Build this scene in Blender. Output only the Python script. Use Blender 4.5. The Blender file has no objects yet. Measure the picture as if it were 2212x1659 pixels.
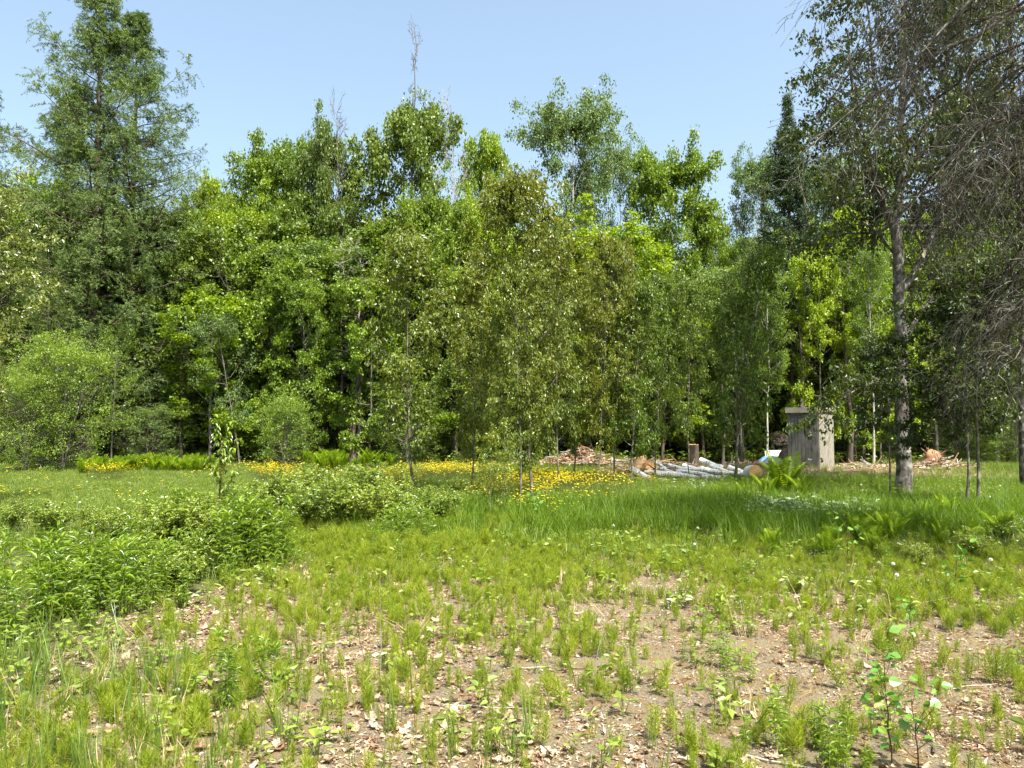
import bpy, math, random
import numpy as np
from math import radians as R_
from mathutils import Vector, Matrix

random.seed(7)
rng = np.random.default_rng(7)
scene = bpy.context.scene
col = scene.collection

# ------------------------------------------------------------------ camera, light, exposure
EYE = 1.6
PITCH = R_(2.8)
FPX = 1628.0                       # focal length in pixels of a 2212 px wide picture
cam_d = bpy.data.cameras.new("camera")
cam = bpy.data.objects.new("camera", cam_d)
col.objects.link(cam)
cam_d.sensor_width = 36
cam_d.lens = 36 * FPX / 2212
cam_d.clip_start = 0.05
cam_d.clip_end = 2000
cam.location = (0, 0, EYE)
cam.rotation_euler = (R_(90) + PITCH, 0, 0)
scene.camera = cam

SUN_EL, SUN_AZ = R_(60), R_(148)    # azimuth clockwise from +Y (the way the camera looks)
world = bpy.data.worlds.new("World")
scene.world = world
world.use_nodes = True
wn = world.node_tree
wn.nodes.clear()
sky = wn.nodes.new("ShaderNodeTexSky")
sky.sky_type = 'NISHITA'
sky.sun_disc = False
sky.sun_elevation = SUN_EL
sky.sun_rotation = SUN_AZ
sky.air_density = 1.0
sky.dust_density = 4.5
sky.ozone_density = 0.5
bg = wn.nodes.new("ShaderNodeBackground")
bg.inputs[1].default_value = 0.15
wo = wn.nodes.new("ShaderNodeOutputWorld")
hs = wn.nodes.new("ShaderNodeHueSaturation")
hs.inputs['Saturation'].default_value = .80
wn.links.new(sky.outputs[0], hs.inputs['Color'])
tn = wn.nodes.new("ShaderNodeMix"); tn.data_type = 'RGBA'; tn.blend_type = 'MULTIPLY'; tn.inputs[0].default_value = 1; tn.inputs[7].default_value = (.74, .83, .83, 1)
wn.links.new(hs.outputs[0], tn.inputs[6])
wn.links.new(tn.outputs[2], bg.inputs[0])
wn.links.new(bg.outputs[0], wo.inputs[0])

sun_d = bpy.data.lights.new("sun", 'SUN')
sun_d.energy = 5.0
sun_d.angle = R_(0.6)
sun_d.color = (1.0, 0.95, 0.86)
sun = bpy.data.objects.new("sun", sun_d)
col.objects.link(sun)
sdir = Vector((math.sin(SUN_AZ) * math.cos(SUN_EL), math.cos(SUN_AZ) * math.cos(SUN_EL), math.sin(SUN_EL)))
sun.rotation_euler = sdir.to_track_quat('Z', 'Y').to_euler()
sun.location = (20, 10, 40)

scene.view_settings.view_transform = 'Standard'
scene.view_settings.look = 'None'
scene.view_settings.gamma = 1
scene.view_settings.exposure = 1.45
scene.view_settings.use_curve_mapping = False
scene.render.engine = 'CYCLES'
cy = scene.cycles
cy.max_bounces = 9
cy.diffuse_bounces = 6
cy.glossy_bounces = 2
cy.transmission_bounces = 6
cy.transparent_max_bounces = 4
cy.caustics_reflective = False
cy.caustics_refractive = False
cy.sample_clamp_indirect = 6

# ------------------------------------------------------------------ picture <-> place
def ray(u, v):
    a = (u - 1106.0) / FPX
    b = (829.5 - v) / FPX
    return a, math.cos(PITCH) - b * math.sin(PITCH), math.sin(PITCH) + b * math.cos(PITCH)

def gp(u, v):                      # point of flat ground seen in direction (u, v)
    a, y, z = ray(u, v)
    t = -EYE / z
    return a * t, y * t

def at(u, v, d):                   # point at forward distance d in that direction
    a, y, z = ray(u, v)
    t = d / y
    return a * t, d, EYE + z * t

# ------------------------------------------------------------------ numpy noise
_perm = np.random.default_rng(3).random((256, 256))
def vnoise(x, y):
    x = np.asarray(x, float); y = np.asarray(y, float)
    xi = np.floor(x).astype(int); yi = np.floor(y).astype(int)
    fx = x - xi; fy = y - yi
    fx = fx * fx * (3 - 2 * fx); fy = fy * fy * (3 - 2 * fy)
    g = lambda i, j: _perm[i & 255, j & 255]
    return (g(xi, yi) * (1 - fx) + g(xi + 1, yi) * fx) * (1 - fy) + (g(xi, yi + 1) * (1 - fx) + g(xi + 1, yi + 1) * fx) * fy
def fbm(x, y, s, o=3):
    r = 0; a = .5; t = 0
    for i in range(o):
        r = r + a * vnoise(np.asarray(x) / s + 17.3 * i, np.asarray(y) / s + 9.1 * i); t += a; a *= .5; s = s * .5
    return r / t
def ss(a, b, x):
    t = np.clip((np.asarray(x, float) - a) / (b - a), 0, 1)
    return t * t * (3 - 2 * t)

def gz(x, y):
    x = np.asarray(x, float); y = np.asarray(y, float)
    z = 0.10 * (fbm(x, y, 3.5) - .5) + 0.05 * (fbm(x + 40, y, .8, 2) - .5)
    z = z + 0.35 * np.exp(-(((x - 2.6) / 2.2) ** 2 + ((y - 26.0) / 1.2) ** 2))
    z = z + 0.20 * np.exp(-(((x - 14.0) / 1.5) ** 2 + ((y - 25.5) / .9) ** 2))
    return z

# ------------------------------------------------------------------ zones of the ground, in metres
def z_bare(x, y):
    n = fbm(x, y, 2.0)
    a = ss(10.6, 8.0, y + 3.0 * (n - .5)) * ss(-3.4, -2.2, x + 1.6 * (n - .5) + .1 * (y - 5))
    return a
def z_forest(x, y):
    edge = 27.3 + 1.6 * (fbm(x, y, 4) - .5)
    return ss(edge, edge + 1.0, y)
def z_sand(x, y):
    n = fbm(x + 9, y, 1.8)
    cx = ss(.10, .22, x / np.maximum(y, 1) + .15 * (n - .5)) * ss(16, 12.5, x)
    return ss(19.8, 21.6, y + 2.2 * (n - .5) + 2.2 * ss(6.5, 4.0, x)) * ss(28.5, 26.0, y) * cx
def z_lawn(x, y):
    return ss(-1.5, -3.2, x + .8 * (fbm(x, y, 3) - .5)) * ss(12.0, 14.2, y) * ss(25.8, 24.8, y)

# ------------------------------------------------------------------ materials
def nodes(name):
    m = bpy.data.materials.new(name)
    m.use_nodes = True
    nt = m.node_tree
    nt.nodes.clear()
    out = nt.nodes.new("ShaderNodeOutputMaterial")
    return m, nt, out
def N(nt, t, **kw):
    n = nt.nodes.new(t)
    for k, v in kw.items():
        if k.startswith("i_"):
            n.inputs[k[2:]].default_value = v
        else:
            setattr(n, k, v)
    return n
def L(nt, a, b): nt.links.new(a, b)
def ramp(nt, fac, stops):
    r = nt.nodes.new("ShaderNodeValToRGB")
    e = r.color_ramp.elements
    while len(e) < len(stops): e.new(.5)
    for i, (p, c) in enumerate(stops):
        e[i].position = p; e[i].color = (*c, 1)
    if fac is not None: L(nt, fac, r.inputs[0])
    return r.outputs[0]
def math_(nt, op, a, b=None, c=None, clamp=False):
    n = nt.nodes.new("ShaderNodeMath"); n.operation = op; n.use_clamp = clamp
    for i, q in enumerate((a, b, c)):
        if q is None: continue
        if isinstance(q, (int, float)): n.inputs[i].default_value = q
        else: L(nt, q, n.inputs[i])
    return n.outputs[0]
def mixc(nt, f, a, b, mode='MIX'):
    n = nt.nodes.new("ShaderNodeMix"); n.data_type = 'RGBA'; n.blend_type = mode
    for s, q in ((0, f), (6, a), (7, b)):
        if isinstance(q, (int, float)): n.inputs[s].default_value = q
        elif isinstance(q, tuple): n.inputs[s].default_value = (*q, 1)
        else: L(nt, q, n.inputs[s])
    return n.outputs[2]

WARM = dict(tall_grass=(1.75, 1.25, .5), field_grass=(1.45, 1.2, .7), broad_grass_blade=(1.15, 1.1, .6), larch_needle=(1.7, 1.5, .95), aspen_leaf=(1.6, 1.45, 1.0),
            sapling_leaf=(1.95, 1.9, 1.1), spruce_needle=(1.5, 1.35, .85), dull_spruce_needle=(1.5, 1.45, .9), grey_birch_leaf=(.85, .82, .5), dry_grass=(1, 1, 1), dry_leaf=(1, 1, 1),
            buttercup_petal=(1, 1, 1), white_fluff=(1, 1, 1), lichen_tuft=(1, 1, 1), pale_edged_leaf=(.85, .85, .75), olive_sapling_leaf=(1.15, 1.15, 1), dark_sapling_leaf=(1.5, 1.45, .9), horsetail_green=(1.42, 1.26, .9))
def leaf_mat(name, stops, trans=.42, gloss=.05, rough=.42, tint=(1.15, 1.12, .55), clump=.6, obj_var=.25):
    """stops: base colours between which single leaves vary; the light passing through is a little yellower"""
    w = WARM.get(name, (1.75, 1.48, .95))
    stops = [(p, tuple(min(.85, c[i] * w[i]) for i in range(3))) for p, c in stops]
    m, nt, out = nodes(name)
    at_ = N(nt, "ShaderNodeAttribute", attribute_name="rnd")
    tc = N(nt, "ShaderNodeTexCoord")
    nz = N(nt, "ShaderNodeTexNoise", i_Scale=clump, i_Detail=2.0)
    L(nt, tc.outputs["Object"], nz.inputs["Vector"])
    oi = N(nt, "ShaderNodeObjectInfo")
    f = math_(nt, 'MULTIPLY', at_.outputs["Fac"], .5)
    f = math_(nt, 'MULTIPLY_ADD', nz.outputs["Fac"], .7, f)
    f = math_(nt, 'MULTIPLY_ADD', oi.outputs["Random"], obj_var, f)
    f = math_(nt, 'SUBTRACT', f, .10 + obj_var / 2, clamp=True)
    c = ramp(nt, f, stops)
    d = N(nt, "ShaderNodeBsdfDiffuse"); L(nt, c, d.inputs[0])
    t = N(nt, "ShaderNodeBsdfTranslucent")
    L(nt, mixc(nt, 1.0, c, tint, 'MULTIPLY'), t.inputs[0])
    mx = N(nt, "ShaderNodeMixShader"); mx.inputs[0].default_value = trans
    L(nt, d.outputs[0], mx.inputs[1]); L(nt, t.outputs[0], mx.inputs[2])
    g = N(nt, "ShaderNodeBsdfGlossy", i_Roughness=rough); g.inputs[0].default_value = (.9, .95, 1, 1)
    m2 = N(nt, "ShaderNodeMixShader"); m2.inputs[0].default_value = gloss * .6
    L(nt, mx.outputs[0], m2.inputs[1]); L(nt, g.outputs[0], m2.inputs[2])
    L(nt, m2.outputs[0], out.inputs[0])
    return m

def bark_mat(name, c0, c1, c2=None, scale=14, stretch=.25, bump=.6, rough=.9):
    m, nt, out = nodes(name)
    tc = N(nt, "ShaderNodeTexCoord")
    mp = N(nt, "ShaderNodeMapping"); mp.inputs["Scale"].default_value = (1, 1, stretch)
    L(nt, tc.outputs["Object"], mp.inputs[0])
    nz = N(nt, "ShaderNodeTexNoise", i_Scale=float(scale), i_Detail=6.0, i_Roughness=.65)
    L(nt, mp.outputs[0], nz.inputs["Vector"])
    c = ramp(nt, nz.outputs["Fac"], [(.32, c0), (.62, c1)])
    if c2:
        n2 = N(nt, "ShaderNodeTexNoise", i_Scale=5.0, i_Detail=3.0)
        L(nt, tc.outputs["Object"], n2.inputs["Vector"])
        f = ramp(nt, n2.outputs["Fac"], [(.5, (0, 0, 0)), (.62, (1, 1, 1))])
        c = mixc(nt, f, c, c2)
    b = N(nt, "ShaderNodeBsdfPrincipled", i_Roughness=rough)
    b.inputs["Specular IOR Level"].default_value = .25
    L(nt, c, b.inputs[0])
    bp = N(nt, "ShaderNodeBump", i_Strength=bump, i_Distance=.02)
    L(nt, nz.outputs["Fac"], bp.inputs["Height"]); L(nt, bp.outputs[0], b.inputs["Normal"])
    L(nt, b.outputs[0], out.inputs[0])
    return m

def birch_mat(name, white=(.86, .82, .74), dark=(.06, .05, .045), axis='Z'):
    m, nt, out = nodes(name)
    tc = N(nt, "ShaderNodeTexCoord")
    mp = N(nt, "ShaderNodeMapping"); mp.inputs["Scale"].default_value = (3, 3, 28)
    L(nt, tc.outputs["Object"], mp.inputs[0])
    nz = N(nt, "ShaderNodeTexNoise", i_Scale=1.6, i_Detail=4.0)
    L(nt, mp.outputs[0], nz.inputs["Vector"])
    n2 = N(nt, "ShaderNodeTexNoise", i_Scale=6.0, i_Detail=3.0)
    L(nt, tc.outputs["Object"], n2.inputs["Vector"])
    f = math_(nt, 'MULTIPLY_ADD', n2.outputs["Fac"], .5, math_(nt, 'MULTIPLY', nz.outputs["Fac"], .7))
    c = ramp(nt, f, [(.43, dark), (.49, tuple(w * .72 for w in white)), (.56, white)])
    b = N(nt, "ShaderNodeBsdfPrincipled", i_Roughness=.75); L(nt, c, b.inputs[0])
    bp = N(nt, "ShaderNodeBump", i_Strength=.3, i_Distance=.01)
    L(nt, f, bp.inputs["Height"]); L(nt, bp.outputs[0], b.inputs["Normal"])
    L(nt, b.outputs[0], out.inputs[0])
    return m

def plain(name, stops, scale=20, rough=.85, bump=.3, stretch=(1, 1, 1), by_object=0.0, spec=.2):
    m, nt, out = nodes(name)
    tc = N(nt, "ShaderNodeTexCoord")
    mp = N(nt, "ShaderNodeMapping"); mp.inputs["Scale"].default_value = stretch
    L(nt, tc.outputs["Object"], mp.inputs[0])
    nz = N(nt, "ShaderNodeTexNoise", i_Scale=float(scale), i_Detail=6.0, i_Roughness=.6)
    L(nt, mp.outputs[0], nz.inputs["Vector"])
    f = nz.outputs["Fac"]
    if by_object:
        oi = N(nt, "ShaderNodeObjectInfo")
        f = math_(nt, 'MULTIPLY_ADD', oi.outputs["Random"], by_object, math_(nt, 'MULTIPLY', f, 1 - by_object))
    c = ramp(nt, f, stops)
    b = N(nt, "ShaderNodeBsdfPrincipled", i_Roughness=rough); L(nt, c, b.inputs[0])
    b.inputs["Specular IOR Level"].default_value = spec
    bp = N(nt, "ShaderNodeBump", i_Strength=bump, i_Distance=.01)
    L(nt, nz.outputs["Fac"], bp.inputs["Height"]); L(nt, bp.outputs[0], b.inputs["Normal"])
    L(nt, b.outputs[0], out.inputs[0])
    return m

M = {}
# leaves
M['maple_lime'] = leaf_mat("lime_maple_leaf", [(.0, (.065, .13, .010)), (.5, (.12, .205, .014)), (1, (.20, .29, .022))], .48, .04)
M['maple_green'] = leaf_mat("green_maple_leaf", [(.0, (.045, .095, .012)), (.5, (.085, .155, .018)), (1, (.14, .22, .026))], .45, .04)
M['maple_dull'] = leaf_mat("dull_maple_leaf", [(.0, (.040, .078, .014)), (.5, (.075, .128, .022)), (1, (.12, .18, .035))], .42, .05)
M['aspen'] = leaf_mat("aspen_leaf", [(.0, (.040, .080, .024)), (.5, (.080, .135, .042)), (1, (.14, .20, .075))], .40, .04, .45)
M['spring'] = leaf_mat("shrub_leaf", [(.0, (.055, .115, .012)), (.5, (.11, .19, .022)), (1, (.17, .26, .035))], .45, .05)
M['apple'] = leaf_mat("apple_leaf", [(.0, (.06, .10, .02)), (.5, (.12, .165, .038)), (1, (.20, .24, .08))], .40, .09, .4)
M['sapling'] = leaf_mat("sapling_leaf", [(.0, (.035, .058, .007)), (.5, (.070, .098, .012)), (.85, (.12, .14, .016)), (1, (.16, .15, .02))], .44, .06, .4, (1.45, 1.15, .3), .8)
M['sapling_gold'] = leaf_mat("olive_sapling_leaf", [(.0, (.055, .080, .008)), (.5, (.115, .150, .013)), (.8, (.19, .215, .018)), (1, (.25, .21, .02))], .46, .05, .38, (1.45, 1.1, .3), .8)
M['sapling_dark'] = leaf_mat("dark_sapling_leaf", [(.0, (.030, .058, .007)), (.5, (.064, .108, .012)), (1, (.13, .17, .020))], .44, .05, .38, (1.3, 1.15, .3), .8)
M['birch_leaf'] = leaf_mat("grey_birch_leaf", [(.0, (.030, .055, .010)), (.5, (.055, .088, .014)), (1, (.11, .14, .018))], .40, .05, .45, (1.3, 1.2, .35))
M['larch'] = leaf_mat("larch_needle", [(.0, (.032, .064, .022)), (.5, (.065, .115, .036)), (1, (.115, .17, .045))], .30, .05, .5)
M['spruce'] = leaf_mat("spruce_needle", [(.0, (.014, .030, .013)), (.5, (.028, .055, .022)), (1, (.055, .088, .032))], .15, .05, .5)
M['spruce_dull'] = leaf_mat("dull_spruce_needle", [(.0, (.030, .042, .014)), (.5, (.055, .078, .022)), (1, (.10, .12, .035))], .15, .04, .5)
M['grass'] = leaf_mat("tall_grass", [(.0, (.030, .085, .012)), (.5, (.060, .145, .018)), (1, (.115, .21, .030))], .42, .02, .5, (1.1, 1.1, .5), .8, .35)
M['lawn'] = leaf_mat("field_grass", [(.0, (.060, .125, .014)), (.5, (.10, .175, .022)), (1, (.17, .22, .045))], .40, .05, .45, (1.1, 1.1, .5), .8, .4)
M['blade'] = leaf_mat("broad_grass_blade", [(.0, (.050, .105, .020)), (.5, (.10, .165, .035)), (1, (.18, .23, .07))], .35, .10, .38, (1.1, 1.1, .5), .8, .4)
M['straw'] = leaf_mat("dry_grass", [(.0, (.20, .15, .075)), (.5, (.36, .28, .15)), (1, (.50, .40, .22))], .2, .03, .5, (1, 1, .9), .8, .4)
M['horsetail'] = leaf_mat("horsetail_green", [(.0, (.085, .145, .010)), (.5, (.15, .215, .014)), (1, (.24, .30, .030))], .35, .03, .5, (1.1, 1.1, .4), 1.0, .5)
M['goldenrod'] = leaf_mat("goldenrod_leaf", [(.0, (.055, .12, .014)), (.5, (.105, .19, .022)), (1, (.18, .27, .035))], .42, .06, .4, (1.15, 1.1, .5), 1.0, .3)
M['bramble'] = leaf_mat("bramble_leaf", [(.0, (.055, .11, .018)), (.5, (.11, .175, .030)), (1, (.19, .26, .055))], .40, .07, .4, (1.15, 1.1, .5), 1.0, .3)
M['fern'] = leaf_mat("fern_leaf", [(.0, (.085, .17, .012)), (.5, (.14, .24, .016)), (1, (.21, .31, .028))], .48, .03, .5, (1.15, 1.1, .4), 1.0, .3)
M['cherry'] = leaf_mat("cherry_leaf", [(.0, (.06, .12, .012)), (.5, (.12, .20, .022)), (.9, (.20, .27, .03)), (1, (.26, .16, .04))], .45, .10, .35)
M['poplar'] = leaf_mat("poplar_leaf", [(.0, (.045, .13, .020)), (.5, (.07, .18, .028)), (1, (.14, .25, .035))], .42, .10, .35)
M['goutweed'] = leaf_mat("pale_edged_leaf", [(.0, (.10, .18, .05)), (.5, (.25, .32, .16)), (1, (.50, .55, .38))], .3, .06, .45)
M['dead_leaf'] = leaf_mat("dry_leaf", [(.0, (.09, .042, .022)), (.22, (.20, .11, .06)), (.5, (.34, .235, .145)), (1, (.52, .41, .29))], .18, .05, .5, (1, .85, .6), 3, .8)
M['petal'] = leaf_mat("buttercup_petal", [(.0, (.72, .56, .01)), (1, (.85, .72, .02))], .3, .10, .3, (1, 1, .3))
M['white'] = leaf_mat("white_fluff", [(.0, (.62, .62, .58)), (1, (.80, .80, .76))], .4, .0, .5, (1, 1, 1))
# wood
M['bark_grey'] = bark_mat("grey_bark", (.045, .038, .030), (.17, .15, .12))
M['bark_brown'] = bark_mat("brown_bark", (.030, .022, .016), (.11, .085, .062))
M['bark_lichen'] = bark_mat("lichen_bark", (.022, .017, .012), (.080, .066, .050), (.20, .19, .155), 20)
M['bark_sapling'] = bark_mat("sapling_bark", (.055, .048, .032), (.14, .13, .09), (.21, .20, .15), 30, 1.6, .25)
M['bark_birch'] = bark_mat("rough_birch_bark", (.028, .023, .019), (.12, .105, .09), (.24, .23, .20), 16, .5, 1.0)
M['bark_aspen'] = bark_mat("pale_aspen_bark", (.20, .19, .15), (.46, .44, .37))
M['twig_dry'] = bark_mat("bleached_twig", (.16, .14, .11), (.36, .33, .28))
M['white_birch'] = birch_mat("white_birch_bark")
M['cut_wood'] = plain("fresh_cut_wood", [(.3, (.42, .22, .08)), (.7, (.62, .38, .16))], 30)
M['old_wood'] = plain("old_stump_wood", [(.3, (.16, .10, .055)), (.7, (.42, .28, .15))], 14)
M['stem'] = plain("green_stem", [(.3, (.06, .09, .02)), (.7, (.11, .14, .035))], 20)
M['stem_red'] = plain("reddish_stem", [(.3, (.045, .022, .016)), (.7, (.11, .055, .035))], 20)
M['root'] = plain("rusty_root_wood", [(.3, (.12, .055, .03)), (.7, (.36, .20, .11))], 9)
M['blue'] = plain("blue_tarpaulin", [(.3, (.05, .13, .32)), (.7, (.20, .33, .55))], 5, .4, .5, spec=.5)
M['white_paint'] = plain("white_sheet", [(.3, (.55, .55, .54)), (.7, (.75, .75, .74))], 5, .5, .1)

# ------------------------------------------------------------------ mesh builder
class MB:
    def __init__(s):
        s.V = []; s.Fs = []; s.n = 0
    def add(s, V, F, mat=0, rnd=0.0, smooth=False):
        V = np.asarray(V, np.float32).reshape(-1, 3); F = np.asarray(F, np.int32)
        if len(F) == 0: return
        nf = len(F)
        s.V.append(V)
        s.Fs.append((F + s.n, np.full(nf, mat, np.int32), np.broadcast_to(np.asarray(rnd, np.float32), (nf,)), np.full(nf, smooth)))
        s.n += len(V)
    def mesh(s, name, mats):
        me = bpy.data.meshes.new(name)
        V = np.concatenate(s.V)
        me.vertices.add(len(V)); me.vertices.foreach_set("co", V.ravel())
        tot = np.concatenate([np.full(len(F), F.shape[1], np.int32) for F, _, _, _ in s.Fs])
        idx = np.concatenate([F.ravel() for F, _, _, _ in s.Fs])
        me.loops.add(len(idx)); me.loops.foreach_set("vertex_index", idx)
        me.polygons.add(len(tot))
        st = np.zeros(len(tot), np.int32); st[1:] = np.cumsum(tot)[:-1]
        me.polygons.foreach_set("loop_start", st)
        me.polygons.foreach_set("loop_total", tot)
        me.polygons.foreach_set("material_index", np.concatenate([m for _, m, _, _ in s.Fs]))
        me.polygons.foreach_set("use_smooth", np.concatenate([q for _, _, _, q in s.Fs]))
        a = me.attributes.new("rnd", 'FLOAT', 'FACE')
        a.data.foreach_set("value", np.concatenate([r for _, _, r, _ in s.Fs]).astype(np.float32))
        for m in mats: me.materials.append(m)
        me.update(calc_edges=True)
        return me

def nrm(a): return a / np.maximum(np.linalg.norm(a, axis=-1, keepdims=True), 1e-9)

def tubes(mb, P, Rr, n=5, mat=0, rnd=.5):
    P = np.asarray(P, float); Rr = np.asarray(Rr, float)
    if P.ndim == 2: P = P[None]; Rr = Rr[None]
    T, K, _ = P.shape
    if T == 0: return
    t = nrm(np.gradient(P, axis=1))
    ref = np.where((np.abs(t[:, :, 2:3].mean(1, keepdims=True)) < .8), np.array([0, 0, 1.]), np.array([1., 0, 0]))
    u = nrm(np.cross(t, ref)); v = np.cross(t, u)
    a = np.arange(n) * 2 * math.pi / n
    V = P[:, :, None] + Rr[:, :, None, None] * (u[:, :, None] * np.cos(a)[:, None] + v[:, :, None] * np.sin(a)[:, None])
    b = (np.arange(T) * K * n)[:, None, None] + (np.arange(K - 1) * n)[None, :, None]
    i = np.arange(n)[None, None]; j = (i + 1) % n
    F = np.stack([b + i, b + j, b + n + j, b + n + i], -1).reshape(-1, 4)
    mb.add(V.reshape(-1, 3), F, mat, rnd, True)

def stamp(mb, TV, TF, pos, X, Y, Z, mat=0, rnd=None):
    """copies of a template: x, y, z of each template point along X, Y, Z (already scaled)"""
    N_ = len(pos)
    if N_ == 0: return
    V = pos[:, None] + TV[None, :, 0:1] * X[:, None] + TV[None, :, 1:2] * Y[:, None] + TV[None, :, 2:3] * Z[:, None]
    F = (TF[None] + (np.arange(N_) * len(TV))[:, None, None]).reshape(-1, TF.shape[1])
    r = np.repeat(rnd if rnd is not None else rng.random(N_), len(TF))
    mb.add(V.reshape(-1, 3), F, mat, r)

LEAF4 = (np.array([[0, 0, 0], [.5, .42, .10], [0, 1, -.08], [-.5, .42, .10]]), np.array([[0, 1, 2], [0, 2, 3]]))
LEAF6 = (np.array([[0, 0, 0], [.42, .22, .09], [.40, .55, .08], [0, 1, -.12], [-.40, .55, .08], [-.42, .22, .09]]),
         np.array([[0, 1, 2], [0, 2, 3], [0, 3, 4], [0, 4, 5]]))
LOBED = (np.array([[0, 0, 0], [.5, .18, .08], [.22, .42, 0], [.55, .72, .12], [0, 1, -.05], [-.55, .72, .1], [-.22, .42, 0], [-.5, .18, .1]]),
         np.array([[0, 1, 2], [2, 3, 4], [4, 5, 6], [6, 7, 0], [0, 2, 6], [2, 4, 6]]))
NEEDLE = (np.array([[-.5, 0, 0], [.5, 0, 0], [0, 1, 0]]), np.array([[0, 1, 2]]))
LANCE = (np.array([[0, 0, 0], [.5, .35, .12], [.35, .7, .02], [0, 1, -.25], [-.35, .7, .02], [-.5, .35, .12], [0, .4, -.02]]),
         np.array([[0, 1, 6], [1, 2, 6], [2, 3, 6], [3, 4, 6], [4, 5, 6], [5, 0, 6]]))

def leaves(mb, tpl, pos, d, nref, Ls, W, mat=0, rnd=None, g=rng):
    Y = nrm(d); X = nrm(np.cross(Y, nref)); Z = np.cross(X, Y)
    Ls = np.asarray(Ls)[:, None]
    stamp(mb, tpl[0], tpl[1], pos, X * Ls * W, Y * Ls, Z * Ls, mat, rnd)

def interp(P, s):
    """P (T,K,3), s (T,C) -> points and tangents (T,C,3)"""
    K = P.shape[1]
    f = np.clip(s, 0, .9999) * (K - 1); i = f.astype(int); w = (f - i)[..., None]
    ti = np.arange(len(P))[:, None]
    a = P[ti, i]; b = P[ti, np.minimum(i + 1, K - 1)]
    return a * (1 - w) + b * w, nrm(b - a)

def grow(g, P, Rr, nc, s0, s1, ang, lf, K=5, up=.1, wob=.05, rf=.5, flat=0., tip=.25, lmin=0., lenabs=None):
    T = len(P)
    s = s0 + (s1 - s0) * (np.arange(nc)[None] + g.random((T, nc))) / nc
    p, t = interp(P, s)
    r, _ = interp(np.repeat(Rr[..., None], 3, -1), s); r = r[..., 0]
    Lp = np.linalg.norm(np.diff(P, axis=1), axis=-1).sum(1)[:, None]
    rv = g.normal(size=(T, nc, 3)); rv[..., 2] *= (1 - flat)
    perp = nrm(rv - (rv * t).sum(-1, keepdims=True) * t)
    a = R_(ang) * (.7 + .6 * g.random((T, nc, 1)))
    d = nrm(t * np.cos(a) + perp * np.sin(a))
    Ln = (Lp * lf * (1 - .55 * s) * (.6 + .7 * g.random((T, nc))) + lmin) if lenabs is None else lenabs * (.6 + .7 * g.random((T, nc)))
    q = np.linspace(0, 1, K)
    C = p[:, :, None] + d[:, :, None] * (Ln[..., None] * q)[..., None]
    C[..., 2] += up * Ln[..., None] * q ** 2
    w = np.cumsum(g.normal(size=(T, nc, K, 3)) * wob, axis=2) * Ln[..., None, None] * .5
    w[:, :, 0] = 0
    C = C + w
    rr = (r * rf)[..., None] * (1 - (1 - tip) * q)
    return C.reshape(T * nc, K, 3), rr.reshape(T * nc, K)

def trunk_line(g, H, K=12, lean=(0, 0), wob=.02):
    z = np.linspace(0, 1, K)
    P = np.zeros((K, 3)); P[:, 2] = z * H
    P[:, :2] += np.cumsum(g.normal(size=(K, 2)) * wob * H / K * 3, axis=0)
    P[:, :2] -= P[0, :2]
    P[:, 0] += lean[0] * z ** 1.3 * H; P[:, 1] += lean[1] * z ** 1.3 * H
    P[0, 2] = -.15
    return P

def limbs_on(g, TP, TR, n, t0, t1, env, el0, el1, K=7, curve=.2, wob=.05, rf=.45, H=1., jit=.25):
    t = np.clip(t0 + (t1 - t0) * (np.arange(n) + g.random(n) * .9) / n, 0, .985)
    p, _ = interp(TP[None], t[None]); p = p[0]
    r = np.interp(t, np.linspace(0, 1, len(TR)), TR)
    az = np.arange(n) * 2.39996 + g.normal(size=n) * .5
    q = (t - t0) / (t1 - t0)
    el = np.radians(el0 + (el1 - el0) * q + g.normal(size=n) * 8)
    Ln = env(q) * (1 - jit + 2 * jit * g.random(n)) / np.maximum(np.cos(el), .62)
    d = np.stack([np.cos(az) * np.cos(el), np.sin(az) * np.cos(el), np.sin(el)], -1)
    s = np.linspace(0, 1, K)
    C = p[:, None] + d[:, None] * (Ln[:, None] * s)[..., None]
    C[..., 2] += curve * Ln[:, None] * s ** 2
    w = np.cumsum(g.normal(size=(n, K, 3)) * wob, axis=1) * Ln[:, None, None] * .4; w[:, 0] = 0
    C += w
    rr = (np.minimum(r * rf, Ln * .028 + .004))[:, None] * (1 - .8 * s)
    return C, rr

def tip_points(g, P, n, s0=.25, jit=.1):
    """n sampled points on the branches P with their tangents"""
    T = len(P)
    k = g.integers(0, T, n)
    s = s0 + (1 - s0) * g.random(n)
    p, t = interp(P[k], s[:, None])
    return p[:, 0] + g.normal(size=(n, 3)) * jit, t[:, 0]

def trunk_radii(r0, K, flare=1.5, tip=.12):
    z = np.linspace(0, 1, K)
    r = r0 * (1 - (1 - tip) * z); r[0] *= flare; r[1] *= 1.05
    return r

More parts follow.
